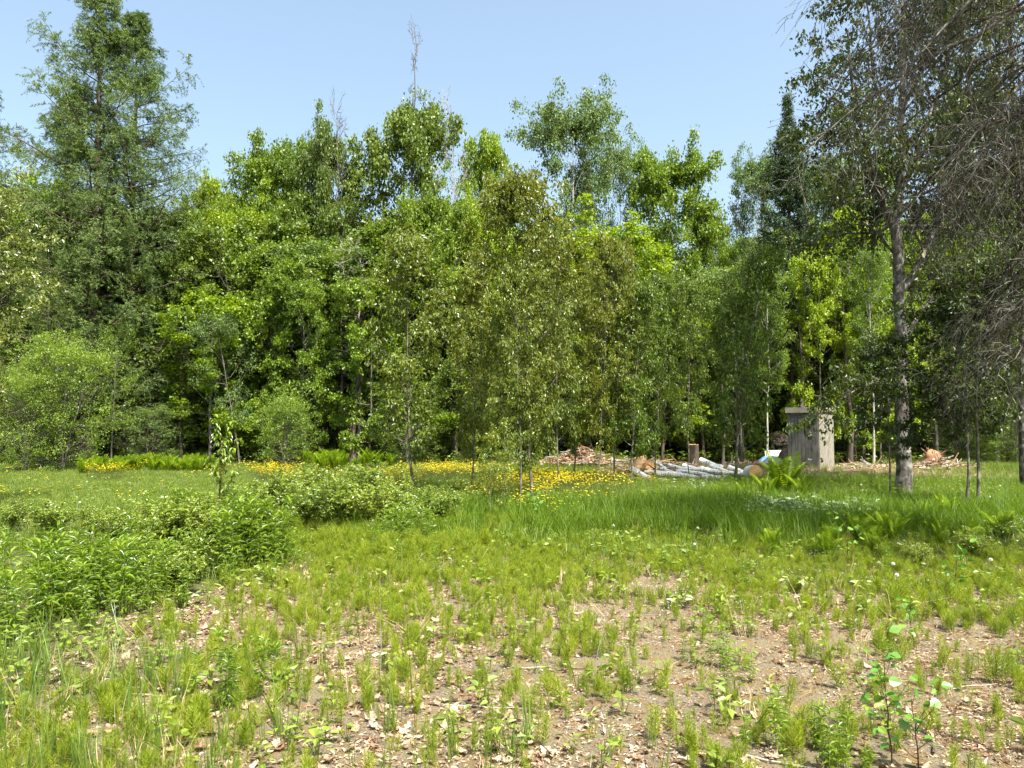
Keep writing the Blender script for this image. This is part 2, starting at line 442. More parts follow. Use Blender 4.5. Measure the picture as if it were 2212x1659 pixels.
def broadleaf(seed, H, r0, cb, env, nl, el0=10, el1=65, curve=.15, nleaf=20000, leafL=.12, leafW=.95, tpl=LEAF4,
              clump=4, cj=.12, sub=6, twig=5, lean=(0, 0), droop=.15, tilt=.8, flat=.3, twig_draw=True, stems=1, jit=.25, fork=None, wob=.05):
    g = np.random.default_rng(seed)
    tr = MB(); br = MB(); cr = MB()
    allP = []
    for s in range(stems):
        ln = lean if stems == 1 else (lean[0] + .16 * math.cos(s * 2.4 + seed), lean[1] + .16 * math.sin(s * 2.4 + seed))
        Hs = H if s == 0 else H * (.75 + .2 * g.random())
        TP = trunk_line(g, Hs, 14, ln); TR = trunk_radii(r0, 14)
        tubes(tr, TP, TR, 8)
        LP, LR = limbs_on(g, TP, TR, nl, cb, 1, env, el0, el1, curve=curve, H=Hs, jit=jit, wob=wob)
        zc = .90 * Hs; LP[..., 2] = np.where(LP[..., 2] > zc, zc + (LP[..., 2] - zc) * .45, LP[..., 2])
        tubes(br, LP, LR, 5)
        SP, SR = grow(g, LP, LR, sub, .25, 1, 48, .55, 5, .12, .06, .55, flat)
        tubes(br, SP, SR, 3)
        WP, WR = grow(g, SP, SR, twig, .2, 1, 50, .55, 3, .05, .06, .5, flat, lmin=.12)
        if twig_draw: tubes(br, WP, WR, 3)
        # the leader carries twigs as well
        allP.append(WP)
        EP, ER = grow(g, SP, SR, 1, .95, 1, 12, .35, 3, .1, .05, .5, 0, lmin=.15)
        allP.append(EP)
    WPa = np.concatenate(allP)
    nc = nleaf // clump
    p, t = tip_points(g, WPa, nc, .3, .03)
    p = np.repeat(p, clump, 0); t = np.repeat(t, clump, 0)
    p = p + g.normal(size=p.shape) * cj * np.array([1, 1, .6])
    n_ = len(p)
    d = nrm(t * .6 + g.normal(size=(n_, 3)) * .7 + np.array([0, 0, -droop]))
    nr = nrm(np.array([0, 0, 1.]) + g.normal(size=(n_, 3)) * tilt)
    leaves(cr, tpl, p, d, nr, leafL * (.42 + .98 * g.random(n_)), leafW, 0, g.random(n_))
    Rm = float(env(np.linspace(0, 1, 20)).max())
    return dict(H=H, R=Rm, trunk=tr, branches=br, crown=cr)

def conifer(seed, H, r0, cb, Rb, nb, style, nneedle, nl_=(.045, .28), top_bare=0., dens=1.):
    g = np.random.default_rng(seed)
    tr = MB(); br = MB(); cr = MB()
    TP = trunk_line(g, H, 16, wob=.006); TR = trunk_radii(r0, 16, 1.3, .05)
    tubes(tr, TP, TR, 8)
    if style == 'larch':
        env = lambda q: Rb * (.03 + .97 * np.tanh(2.2 * (1 - q))) * (.70 + .30 * np.sin(q * 52))
        LP, LR = limbs_on(g, TP, TR, nb, cb, .99, env, -8, 26, K=8, curve=.26, wob=.03, rf=.4, jit=.22)
        tubes(br, LP, LR, 4)
        SP, SR = grow(g, LP, LR, 16, .15, 1, 62, .26, 5, -.10, .04, .5, .93, lmin=.16)
        tubes(br, SP, SR, 3)
        WP, WR = grow(g, SP, SR, 5, .1, 1, 55, .5, 3, -.35, .05, .6, .2, lmin=.15)
        A = np.concatenate([WP, WP, SP[:, ::2][:, :3]])
    else:
        env = lambda q: Rb * (.07 + .93 * np.clip((.88 - q) / .88, 0, 1) ** .62 * (q < .88)) * (.82 + .18 * np.sin(q * 31))
        el0, el1 = (-22, 38) if style == 'spruce' else (-12, 30)
        LP, LR = limbs_on(g, TP, TR, nb, cb, .99, env, el0, el1, K=6, curve=.12, wob=.02, rf=.35, jit=.2)
        tubes(br, LP, LR, 4)
        SP, SR = grow(g, LP, LR, 11, .12, 1, 52, .34, 4, .05, .03, .5, .85, lmin=.10)
        WP, WR = grow(g, SP, SR, 3, .2, 1, 45, .5, 3, -.05, .05, .6, .6, lmin=.08)
        A = np.concatenate([WP, SP[:, :3]])
    p, t = tip_points(g, A, nneedle, .05, .012)
    if top_bare:
        keep = (p[:, 2] < H * (1 - top_bare)) | (g.random(len(p)) < .22)
        p = p[keep]; t = t[keep]
    n_ = len(p)
    d = nrm(t * .6 + g.normal(size=(n_, 3)) * .75)
    leaves(cr, NEEDLE, p, d, g.normal(size=(n_, 3)), nl_[0] * (.7 + .6 * g.random(n_)), nl_[1], 0, g.random(n_))
    return dict(H=H, R=Rb, trunk=tr, branches=br, crown=cr)

# ------------------------------------------------------------------ object helpers
def tag(o, label=None, cat=None, group=None, kind=None):
    if label: o['label'] = label
    if cat: o['category'] = cat
    if group: o['group'] = group
    if kind: o['kind'] = kind
def obj(name, me, parent=None, loc=None):
    o = bpy.data.objects.new(name, me)
    col.objects.link(o)
    if parent is not None: o.parent = parent
    if loc is not None: o.location = loc
    return o
def empty(name, loc, rz=0, s=(1, 1, 1)):
    o = bpy.data.objects.new(name, None)
    col.objects.link(o)
    o.location = loc; o.rotation_euler = (0, 0, rz); o.scale = s
    return o

PROTO = {}
def proto(key, d, bark, leaf):
    ms = {}
    for k, mat in (('trunk', bark), ('branches', bark), ('crown', leaf)):
        if d.get(k) is not None and d[k].n:
            ms[k] = d[k].mesh(key + "_" + k, [M[mat]])
    top, wide = d['H'], d['R']
    src = d['crown'] if d['crown'].n > 3000 else (d['trunk'] if 'dead' in key or key == 'snag' else d['branches'])
    V = np.concatenate(src.V)
    top = float(np.quantile(V[:, 2], .9997)); V = np.concatenate(d['branches'].V if d['crown'].n <= 3000 else src.V); wide = float(np.quantile(np.hypot(V[:, 0], V[:, 1]), .97))
    PROTO[key] = (top, wide, ms)
def plant(key, x, y, H, Rw=None, rz=None, name='maple_tree', label='', cat='tree', group=None, bark=None, leaf=None, lean=None):
    h, r, ms = PROTO[key]
    sz = H / h; sx = (Rw / r) if Rw else sz
    root = empty(name, (x, y, float(gz(x, y))), random.uniform(0, 6.28) if rz is None else rz, (sx, sx, sz))
    if lean: root.rotation_euler = (lean[0], lean[1], root.rotation_euler[2])
    tag(root, label, cat, group)
    for k, me in ms.items():
        c = obj(k, me, root)
        mat = leaf if k == 'crown' else bark
        if mat:
            c.material_slots[0].link = 'OBJECT'
            c.material_slots[0].material = M[mat]
    return root
def T(key, u, d, vtop, half=None, **kw):
    """a tree standing at forward distance d, its top seen at (u, vtop), crown half as wide as `half` pixels"""
    x, y, z = at(u, vtop, d)
    xb = (u - 1106) / FPX * d
    return plant(key, xb, d, z - float(gz(xb, d)), half * d / FPX if half else None, **kw)

# ------------------------------------------------------------------ the ground
def axis(a, b, step, far, grow_=1.25):
    c = list(np.arange(a, b + 1e-6, step)); s = step
    while c[-1] < far[1]: s *= grow_; c.append(c[-1] + s)
    s = step
    while c[0] > far[0]: s *= grow_; c.insert(0, c[0] - s)
    return np.array(c)
xs = axis(-13, 15, .16, (-700, 700)); ys = axis(2.5, 29, .16, (-300, 1200))
GX, GY = np.meshgrid(xs, ys)
GZ = gz(GX, GY)
gm = MB()
nx, ny = len(xs), len(ys)
ii = (np.arange(ny - 1)[:, None] * nx + np.arange(nx - 1)[None]).ravel()
gm.add(np.stack([GX, GY, GZ], -1).reshape(-1, 3), np.stack([ii, ii + 1, ii + nx + 1, ii + nx], -1), 0, 0, True)

def ground_mat():
    m, nt, out = nodes("meadow_ground")
    tc = N(nt, "ShaderNodeTexCoord")
    def noise(s, d=5., r=.6):
        n = N(nt, "ShaderNodeTexNoise", i_Scale=float(s), i_Detail=d, i_Roughness=r); L(nt, tc.outputs["Object"], n.inputs["Vector"]); return n.outputs["Fac"]
    def attr(a):
        n = N(nt, "ShaderNodeAttribute", attribute_name=a); return n.outputs["Fac"]
    n_f = noise(90, 6, .75); n_m = noise(9, 5); n_l = noise(1.7, 4)
    sand = ramp(nt, n_f, [(.33, (.060, .046, .028)), (.5, (.165, .132, .088)), (.66, (.30, .255, .185))])
    moss = ramp(nt, n_f, [(.35, (.10, .055, .016)), (.65, (.24, .145, .05))])
    sand = mixc(nt, ramp(nt, n_m, [(.50, (0, 0, 0)), (.62, (.75, .75, .75))]), sand, moss)
    sand = mixc(nt, ramp(nt, n_l, [(.42, (0, 0, 0)), (.60, (.45, .45, .45))]), sand, (.19, .16, .075))
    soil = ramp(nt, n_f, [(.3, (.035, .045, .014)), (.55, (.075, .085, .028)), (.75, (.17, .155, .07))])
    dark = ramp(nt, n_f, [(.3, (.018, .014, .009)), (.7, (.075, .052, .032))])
    track = ramp(nt, n_f, [(.3, (.16, .115, .07)), (.6, (.30, .235, .155)), (.75, (.40, .32, .225))])
    c = mixc(nt, attr("bare"), soil, sand)
    c = mixc(nt, attr("sand"), c, track)
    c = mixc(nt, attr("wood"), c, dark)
    b = N(nt, "ShaderNodeBsdfPrincipled", i_Roughness=.95); L(nt, c, b.inputs[0]); b.inputs["Specular IOR Level"].default_value = .1
    bp = N(nt, "ShaderNodeBump", i_Strength=.9, i_Distance=.02)
    L(nt, math_(nt, 'MULTIPLY_ADD', n_m, .6, n_f), bp.inputs["Height"]); L(nt, bp.outputs[0], b.inputs["Normal"])
    L(nt, b.outputs[0], out.inputs[0])
    return m
gme = gm.mesh("ground", [ground_mat()])
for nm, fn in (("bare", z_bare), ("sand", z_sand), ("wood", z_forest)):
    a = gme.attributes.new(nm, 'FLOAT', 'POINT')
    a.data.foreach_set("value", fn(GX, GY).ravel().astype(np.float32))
ground = obj("ground", gme)
tag(ground, kind='structure')

# ------------------------------------------------------------------ tree kinds
def env_round(Rm, lo=.55, pk=.4):
    return lambda q: Rm * np.where(q < pk, lo + (1 - lo) * np.sin(np.clip(q / pk, 0, 1) * math.pi / 2), np.sqrt(np.clip(1 - ((q - pk) / (1.02 - pk)) ** 2, .02, 1)))
def env_vase(Rm):
    return lambda q: Rm * (.45 + .75 * q) * np.sqrt(np.clip(1.04 - q ** 3.5, .03, 1))

proto('maple_broad', broadleaf(11, 12, .17, .10, env_round(3.6), 34, 0, 70, nleaf=44000, leafL=.145, tpl=LEAF4, flat=.6, clump=8, cj=.16, tilt=.75), 'bark_grey', 'maple_lime')
proto('maple_tall', broadleaf(12, 14, .17, .16, env_round(2.9, .6, .45), 36, 10, 72, nleaf=44000, leafL=.145, flat=.4, clump=9, cj=.17), 'bark_grey', 'maple_green')
proto('maple_open', broadleaf(13, 13, .15, .42, env_vase(3.0), 24, 32, 66, curve=.12, nleaf=36000, leafL=.14, flat=.2, clump=8, cj=.18), 'bark_grey', 'maple_green')
proto('maple_gappy', broadleaf(141, 13, .16, .30, env_round(3.2, .7, .45), 27, 18, 66, curve=.1, nleaf=36000, leafL=.16, flat=.2, clump=16, cj=.22, jit=.32), 'bark_brown', 'maple_dull')
proto('maple_layered', broadleaf(15, 9, .10, .12, env_round(2.6, .8, .4), 20, 5, 60, curve=.05, nleaf=28000, leafL=.14, flat=.9, clump=6, cj=.12, tilt=.45), 'bark_grey', 'maple_lime')
proto('aspen', broadleaf(16, 16, .16, .40, env_round(3.0, .6, .5), 34, 22, 68, nleaf=46000, leafL=.115, flat=.1, clump=4, cj=.16, droop=.6, tilt=1.2), 'bark_aspen', 'aspen')
proto('aspen_slim', broadleaf(17, 14, .12, .35, env_round(2.1, .6, .4), 30, 20, 65, nleaf=28000, leafL=.095, flat=.1, clump=4, cj=.16, droop=.6, tilt=1.2), 'bark_aspen', 'aspen')
proto('bush_round', broadleaf(18, 3.0, .025, .06, env_round(1.25, .8, .4), 16, 15, 75, nleaf=14000, leafL=.075, leafW=.5, flat=0, clump=5, cj=.07, stems=5, twig=4, sub=5), 'bark_grey', 'spring')
proto('bush_tall', broadleaf(19, 6.2, .05, .05, env_round(1.9, .85, .3), 26, 15, 72, nleaf=24000, leafL=.085, leafW=.55, flat=.1, clump=6, cj=.10, stems=4, twig=4, sub=5), 'bark_grey', 'spring')
proto('slender', broadleaf(20, 6.5, .06, .28, env_round(1.7, .6, .5), 20, 5, 60, nleaf=10000, leafL=.07, leafW=.7, flat=.4, clump=4, cj=.10, twig=4, sub=5), 'bark_grey', 'aspen')
def dead_tree(seed, H, r0, cb, Rb, nl, rmin=.011):
    g = np.random.default_rng(seed); tr, br = MB(), MB()
    TP = trunk_line(g, H, 16, wob=.03); TR = trunk_radii(r0, 16, 1.4, .16); tubes(tr, TP, TR, 7)
    LP, LR = limbs_on(g, TP, TR, nl, cb, .99, lambda q: Rb * (1 - .5 * q), 0, 45, K=7, curve=.12, wob=.16, rf=.5, jit=.5)
    tubes(br, LP, np.maximum(LR, rmin * 1.6), 4)
    SP, SR = grow(g, LP, LR, 6, .25, 1, 45, .55, 5, .1, .14, .6, .1); tubes(br, SP, np.maximum(SR, rmin), 3)
    WP, WR = grow(g, SP, SR, 3, .3, 1, 45, .6, 4, .05, .14, .6, 0); tubes(br, WP, np.maximum(WR, rmin * .7), 3)
    return dict(H=H, R=Rb, trunk=tr, branches=br, crown=MB())
proto('snag', dead_tree(21, 13, .13, .45, 1.7, 22), 'bark_grey', 'spruce_dull')
proto('dead_leader', dead_tree(22, 16, .15, .62, 1.0, 13), 'bark_grey', 'spruce_dull')
proto('larch_a', conifer(31, 18, .24, .10, 4.3, 104, 'larch', 250000, (.08, .22)), 'bark_brown', 'larch')
proto('larch_b', conifer(32, 17, .20, .08, 4.1, 98, 'larch', 215000, (.08, .22)), 'bark_brown', 'larch')
proto('spruce_dense', conifer(33, 13, .16, .30, 1.9, 170, 'spruce', 110000, (.085, .30), top_bare=.12), 'bark_brown', 'spruce')
proto('fir_thin', conifer(34, 12, .11, .15, 1.4, 90, 'fir', 30000, (.07, .24)), 'bark_brown', 'spruce_dull')
# young poplar-like saplings with hanging shiny leaves: three forms
env_sap = lambda Rm: (lambda q: Rm * (.55 + .45 * np.sin(np.clip(q * 1.9, 0, 1.57))) * np.sqrt(np.clip(1.02 - q ** 2.2, .02, 1)))
for k, (H, Rm, nl, nlf, st) in enumerate(((6.1, 1.25, 46, 22000, 1), (5.4, .85, 34, 11500, 1), (5.2, 1.1, 28, 15000, 2))):
    proto('sapling_%d' % k, broadleaf(41 + k, H, .038, .17, env_sap(Rm), nl, 30, 68, curve=.15, nleaf=nlf, leafL=.076, leafW=.62, tpl=LEAF6,
          flat=0, clump=5, cj=.055, droop=1.1, tilt=1.4, twig=4, sub=5, stems=st, twig_draw=False, wob=.06, jit=.4), 'bark_sapling', 'sapling')
proto('sapling_thin', broadleaf(45, 2.6, .014, .2, env_sap(.38), 14, 35, 62, nleaf=900, leafL=.07, leafW=.62, tpl=LEAF6, flat=0, clump=3, cj=.03, droop=1.0, tilt=1.3, twig=2, sub=3), 'bark_sapling', 'birch_leaf')
proto('sapling_pole', broadleaf(46, 4.6, .032, .30, env_sap(1.0), 22, 20, 60, nleaf=9500, leafL=.075, leafW=.62, tpl=LEAF6, flat=0, clump=3, cj=.04, droop=1.0, tilt=1.2, twig=3, sub=4), 'bark_sapling', 'birch_leaf')

# ------------------------------------------------------------------ the two big larches and what stands round them
T('larch_a', 190, 28.0, -70, 222, name='larch_tree', rz=.4, label='tallest dark larch, left of the pair, its boughs reaching left over the field edge', group='tall larches')
T('larch_b', 274, 29.0, 22, 205, name='larch_tree', rz=2.0, label='slightly lower larch on the right of the pair, boughs reaching out to the right', group='tall larches')
T('larch_b', -75, 27.0, 135, 150, name='larch_tree', rz=4.0, label='larch cut by the left edge of the photo, brownish shoots at its top', group='tall larches', leaf='spruce_dull')
T('larch_b', 130, 34.0, 200, 170, name='larch_tree', rz=1.0, label='larch half hidden behind the tall pair', group='tall larches')
T('fir_thin', 95, 24.5, 480, 70, name='fir_tree', label='low brownish conifer below the left larch, dull needles', leaf='spruce_dull')

# middle of the wood, from left to right
W = [
 ('maple_broad', 420, 31.5, 392, 80, 'maple filling the skyline dip beside the right larch', 'maple_green'),
 # key, u, dist, vtop, half, label, leaf
 ('maple_tall', 440, 33.0, 385, 75, 'bright green maple just right of the larches, low in the skyline', 'maple_lime'),
 ('maple_broad', 510, 31.0, 400, 110, 'broad yellow-green maple with a layered crown between larches and skyline gap', 'maple_lime'),
 ('maple_open', 590, 33.5, 292, 95, 'tall pointed maple left of the bare twigs, first peak after the larches', 'maple_green'),
 ('maple_tall', 655, 32.5, 300, 70, 'narrow green maple between two pointed crowns left of centre', 'maple_green'),
 ('maple_gappy', 712, 31.5, 245, 75, 'ragged maple with a thin top beside bare twigs, left of the tall dead-topped tree', 'maple_dull'),
 ('maple_gappy', 872, 31.0, 182, 128, 'tallest ragged tree left of centre, dark trunk showing through its open crown', 'maple_dull'),
 ('maple_broad', 915, 29.5, 365, 95, 'bright maple in front of the foot of the dead-topped tree', 'maple_green'),
 ('maple_broad', 780, 29.5, 470, 110, 'leafy maple with grey dead limbs across its front, left of the saplings', 'maple_green'),
 ('maple_tall', 1060, 33.0, 280, 72, 'rounded green maple just left of the tall aspen', 'maple_lime'),
 ('maple_broad', 1040, 31.0, 370, 85, 'yellow-green maple behind the highest sapling top', 'maple_lime'),
 ('aspen', 1240, 33.5, 200, 118, 'wide airy aspen with a forked white trunk, highest crown of the middle', None),
 ('aspen_slim', 1345, 34.5, 290, 62, 'thin-crowned aspen right of the wide one', None),
 ('fir_thin', 1267, 30.0, 345, 60, 'slim dark fir standing before the wide aspen', 'spruce_dull'),
 ('maple_open', 1455, 33.0, 292, 105, 'vase-shaped maple with a bare trunk and sky on both sides, right of the aspen', 'maple_green'),
 ('maple_broad', 1385, 31.0, 500, 80, 'light green maple low in front of the vase-shaped one', 'maple_lime'),
 ('maple_tall', 1545, 33.0, 455, 62, 'pale green maple filling the gap left of the tall spruce', 'maple_green'),
 ('aspen', 1640, 37.0, 318, 70, 'dull aspen crown behind the spruce, on its left', None),
 ('aspen', 1765, 37.5, 325, 70, 'dull aspen crown behind the spruce, on its right', None),
 ('spruce_dense', 1712, 30.5, 205, 88, 'dark dense spruce with a thin pale spire, behind the grey outhouse', None),
 ('fir_thin', 1655, 33.0, 400, 48, 'thin dull fir at the left side of the dark spruce', 'spruce_dull'),
 ('fir_thin', 1800, 34.0, 330, 42, 'narrow feathery fir right of the dark spruce', 'spruce_dull'),
 ('maple_layered', 1845, 29.5, 440, 92, 'brightest yellow-green maple, right behind the outhouse', 'maple_lime'),
 ('maple_open', 1880, 36.0, 305, 75, 'pale maple top showing left of the rough birch trunk', 'maple_green'),
 ('maple_broad', 2010, 30.5, 400, 95, 'yellow-green maple seen behind the rough birch', 'maple_lime'),
 ('maple_broad', 2150, 29.0, 330, 110, 'green maple behind the hanging grey branches', 'maple_green'),
 ('maple_tall', 2270, 30.0, 300, 110, 'maple at the right edge behind the hanging grey branches', 'maple_green'),
]
names = {'aspen': 'aspen_tree', 'aspen_slim': 'aspen_tree', 'fir_thin': 'fir_tree', 'spruce_dense': 'spruce_tree'}
for key, u, d, vt, hf, lab, lf in W:
    T(key, u, d, vt, hf, name=names.get(key, 'maple_tree'), label=lab, leaf=lf, group='trees along the skyline of the wood')
T('dead_leader', 876, 30.6, 98, 50, name='dead_tree', rz=.3, label='bare dead leader rising out of the tallest ragged tree', group='dead standing trees')
T('snag', 735, 31.0, 250, 62, name='dead_tree', rz=1.3, label='bare grey twigs standing between the two ragged trees', group='dead standing trees', bark='bark_grey')
T('snag', 985, 30.5, 255, 60, name='dead_tree', rz=2.3, label='dead twiggy branches right of the tallest ragged tree', group='dead standing trees', bark='twig_dry')
T('snag', 770, 28.3, 560, 95, name='dead_tree', rz=3.3, label='bleached dead limbs hanging before the leafy maple left of the saplings', group='dead standing trees', bark='twig_dry')

# front edge of the wood
E = [
 ('aspen_slim', 1884, 26.8, 520, 60, 'slim_tree', 'slim tree with a straight pale trunk between outhouse and rough birch', 'maple_green'),
 ('aspen_slim', 1656, 27.0, 560, 60, 'slim_tree', 'slim tree with a thin pale trunk above the blue tarpaulin', 'maple_green'),
 ('bush_tall', 140, 23.8, 690, 118, 'large_shrub', 'tall willow shrub on the left, wider than high, reaching the ground', 'spring'),
 ('bush_tall', 60, 23.0, 760, 90, 'large_shrub', 'willow shrub at the far left, pale trunk at its foot', 'spring'),
 ('slender', 245, 26.5, 690, 70, 'understory_tree', 'thin understory tree with drooping shoots right of the tall willow shrub', 'maple_green'),
 ('bush_tall', 330, 27.5, 860, 90, 'large_shrub', 'low dark shrub at the wood edge behind the row of ferns', 'aspen'),
 ('maple_layered', 455, 27.8, 632, 112, 'understory_maple', 'understory maple with bright flat sprays left of the leaning tree', 'maple_lime'),
 ('slender', 520, 26.8, 650, 85, 'leaning_tree', 'leaning thin tree with dull small leaves beside the round shrub', 'aspen'),
 ('bush_round', 615, 25.6, 842, 70, 'round_shrub', 'round light green shrub alone at the wood edge', 'spring'),
 ('maple_broad', 660, 28.2, 560, 95, 'understory_maple', 'maple with deep green leaves above the round shrub', 'maple_green'),
 ('maple_layered', 590, 29.0, 520, 100, 'understory_maple', 'mid green maple high behind the round shrub', 'maple_green'),
 ('maple_broad', 380, 30.0, 480, 90, 'understory_maple', 'shaded maple in the gap right of the larches', 'maple_dull'),
 ('maple_layered', 800, 27.5, 600, 90, 'understory_maple', 'dark green understory maple left behind the first sapling', 'maple_green'),
 ('maple_broad', 1000, 28.5, 560, 100, 'understory_maple', 'understory maple behind the first two saplings', 'maple_dull'),
 ('maple_broad', 1180, 28.8, 600, 100, 'understory_maple', 'understory maple behind the biggest sapling', 'maple_dull'),
 ('maple_layered', 1330, 28.8, 560, 95, 'understory_maple', 'understory maple behind the row of thin saplings', 'maple_green'),
 ('maple_broad', 1490, 29.5, 560, 95, 'understory_maple', 'dark understory maple behind the log pile', 'maple_dull'),
 ('maple_layered', 1600, 29.0, 620, 80, 'understory_maple', 'understory maple left of the outhouse', 'maple_dull'),
 ('maple_layered', 1770, 27.6, 540, 75, 'understory_maple', 'leafy lime sprays hanging over the outhouse roof', 'maple_lime'),
 ('maple_layered', 1900, 28.5, 600, 85, 'understory_maple', 'lime green understory maple right of the outhouse', 'maple_lime'),
 ('bush_tall', 2060, 28.2, 720, 90, 'large_shrub', 'dark shrub behind the upturned root', 'maple_dull'),
 ('bush_tall', 2190, 26.5, 780, 90, 'large_shrub', 'deep green shrub at the right edge of the clearing', 'maple_green'),
 ('bush_tall', 880, 27.2, 800, 90, 'large_shrub', 'dark shrub behind the foot of the first sapling', 'maple_green'),
]
for key, u, d, vt, hf, nm, lab, lf in E:
    ln = (0, -.16) if nm == 'leaning_tree' else None
    T(key, u, d, vt, hf, name=nm, label=lab, leaf=lf, lean=ln, rz=(0 if ln else None), cat='shrub' if 'shrub' in nm else 'tree', group='shrubs and small trees along the wood edge')

# depth of the wood: ordinary trees behind the edge, kept under the skyline
su = [-400, 0, 400, 470, 500, 600, 700, 760, 870, 960, 1060, 1130, 1250, 1380, 1450, 1540, 1580, 1640, 1700, 1810, 1850, 1950, 2212, 2700]
sv = [250, 300, 420, 430, 400, 360, 360, 450, 420, 420, 380, 400, 420, 480, 560, 560, 540, 430, 430, 430, 450, 440, 300, 250]
gk = random.Random(5)
for d in (30.5, 33.5, 37, 41, 46, 53):
    half_ = .76 * d
    x = -half_ + gk.random() * 2
    while x < half_:
        u = 1106 + FPX * x / d
        vt = np.interp(u, su, sv) + 30 + gk.random() * 130
        key = gk.choice(['maple_broad', 'maple_tall', 'maple_tall', 'aspen_slim', 'fir_thin', 'maple_broad', 'spruce_dense', 'maple_layered'])
        if key == 'maple_layered': vt = max(vt, 650)
        lf = {'m': gk.choice(['maple_green', 'maple_dull', 'maple_dull', 'maple_lime']), 'a': 'aspen', 'f': 'spruce_dull', 's': 'spruce'}[key[0]]
        xx, yy, z = at(u, vt, d + gk.uniform(-1, 1))
        kind = {'m': 'maple', 'a': 'aspen', 'f': 'fir', 's': 'spruce'}[key[0]]
        hr = {'f': 1.5, 's': 1.8}.get(key[0], 3.0)
        plant(key, xx, yy, z, hr * gk.uniform(.85, 1.15), name=kind + '_tree', leaf=lf, group='%s trees deeper in the wood' % kind,
              label='%s standing deeper in the dense wood behind the clearing' % {'maple': 'leafy maple', 'aspen': 'slim pale aspen', 'fir': 'thin dull fir', 'spruce': 'dark spruce'}[kind])
        x += gk.uniform(2.0, 3.6) * (1 + (d - 30) * .012)
# low growth in the shade between the trunks
for d in (29.5, 32, 35):
    x = -.72 * d
    while x < .72 * d:
        k = gk.choice(['bush_tall', 'bush_round'])
        if not (1.2 < x < 14 and d < 30):
            plant(k, x, d + gk.uniform(-.6, .6), gk.uniform(2.2, 4.2), gk.uniform(1.3, 2.2), name='understory_shrub', cat='shrub', leaf=gk.choice(['maple_dull', 'maple_green', 'spring', 'aspen']),
                  group='shaded shrubs under the trees of the wood', label='shaded leafy shrub growing between the trunks of the wood')
        x += gk.uniform(1.8, 3.0)

# bare poles: thin trunks seen at the dark wood edge
pole = MB(); g_ = np.random.default_rng(8)
TPo = trunk_line(g_, 9, 12, wob=.012); tubes(pole, TPo, trunk_radii(.075, 12, 1.3, .12), 7)
stb = MB(); LPo, LRo = limbs_on(g_, TPo, trunk_radii(.075, 12), 26, .15, .98, lambda q: .5 + 0 * q, -15, 25, K=5, rf=.3); tubes(stb, LPo, LRo, 3)
ptm = pole.mesh("pole_trunk", [M['bark_aspen']]); psm = stb.mesh("pole_branches", [M['bark_grey']])
for i, (u, d, th, mt, lab) in enumerate([(1742, 27.8, 1.5, 'bark_grey', 'stout bare lower trunk rising right behind the outhouse'),
        (1832, 27.4, 1.4, 'bark_brown', 'dark straight trunk just right of the outhouse'), (1862, 28.4, .9, 'bark_brown', 'thin dark trunk second to the right of the outhouse'),
        (765, 27.6, 2.0, 'bark_brown', 'stout reddish trunk in the dark gap left of the first sapling'), (745, 28.2, 1.3, 'bark_brown', 'trunk close beside the stout reddish one'),
        (1560, 28.0, .7, 'bark_grey', 'grey thin trunk behind the log pile'), 
        (1430, 28.4, .9, 'bark_brown', 'dark trunk behind the low stumps'), (1520, 28.6, .8, 'bark_brown', 'dark trunk behind the taller stump'), (2020, 28.0, 1.0, 'bark_grey', 'grey trunk behind the upturned root'),
        (1960, 28.6, .9, 'bark_brown', 'dark trunk right behind the rough birch'), (985, 28.2, .9, 'bark_brown', 'dark trunk seen between the first two saplings'), (395, 27.9, .8, 'bark_brown', 'dark trunk in the shade behind the fern row')]):
    xb = (u - 1106) / FPX * d
    r_ = empty('pole_tree', (xb, d, float(gz(xb, d))), i * 1.7, (th, th, random.uniform(.6, .75)))
    tag(r_, lab, 'tree', 'bare trunks at the wood edge')
    for nm, me, m_ in (('trunk', ptm, mt), ('branches', psm, 'bark_grey')):
        c = obj(nm, me, r_); c.material_slots[0].link = 'OBJECT'; c.material_slots[0].material = M[m_]

# ------------------------------------------------------------------ the saplings in the middle
S = [
 # key, u, v of the foot, v of the top, half width, rz, label
 ('sapling_1', 893, 1078, 498, 105, .5, 'sapling furthest left of the group, dark grass at its foot'),
 ('sapling_0', 1150, 1095, 372, 140, 1.1, 'biggest sapling, ringed grey trunk forking below its crown, highest top of the group'),
 ('sapling_1', 1127, 1108, 560, 85, 2.1, 'slimmer sapling just left of the biggest one'),
 ('sapling_thin', 1058, 1146, 930, 48, 0., 'thin knee-high sapling in front, left of the biggest one'),
 ('sapling_thin', 1090, 1124, 900, 50, 1., 'thin young stem between the small front sapling and the biggest one'),
 ('sapling_1', 1240, 1046, 640, 65, 3.0, 'small sapling before the brown brush heap'),
 ('sapling_0', 1290, 1056, 500, 92, 4.0, 'sapling right of the biggest one, straight ringed trunk'),
 ('sapling_1', 1323, 1048, 540, 80, 5.0, 'sapling second to the right of the biggest one'),
 ('sapling_1', 1362, 1056, 600, 75, .8, 'sapling before the left end of the birch logs'),
 ('sapling_0', 1413, 1042, 590, 80, 1.9, 'sapling behind the left end of the birch logs'),
 ('sapling_1', 1485, 1010, 600, 62, 5.5, 'far sapling behind the log pile'),
 ('sapling_2', 1585, 1046, 530, 110, .2, 'sapling with two dark trunks before the log pile'),
 ('sapling_1', 1660, 985, 600, 60, 2.7, 'far sapling between log pile and outhouse'),
 ('sapling_1', 1205, 1062, 520, 80, 4.6, 'sapling half hidden right behind the biggest one'),
 ('sapling_1', 1020, 1072, 560, 85, 3.6, 'sapling between the left one and the biggest one'),
]
gl_ = random.Random(4)
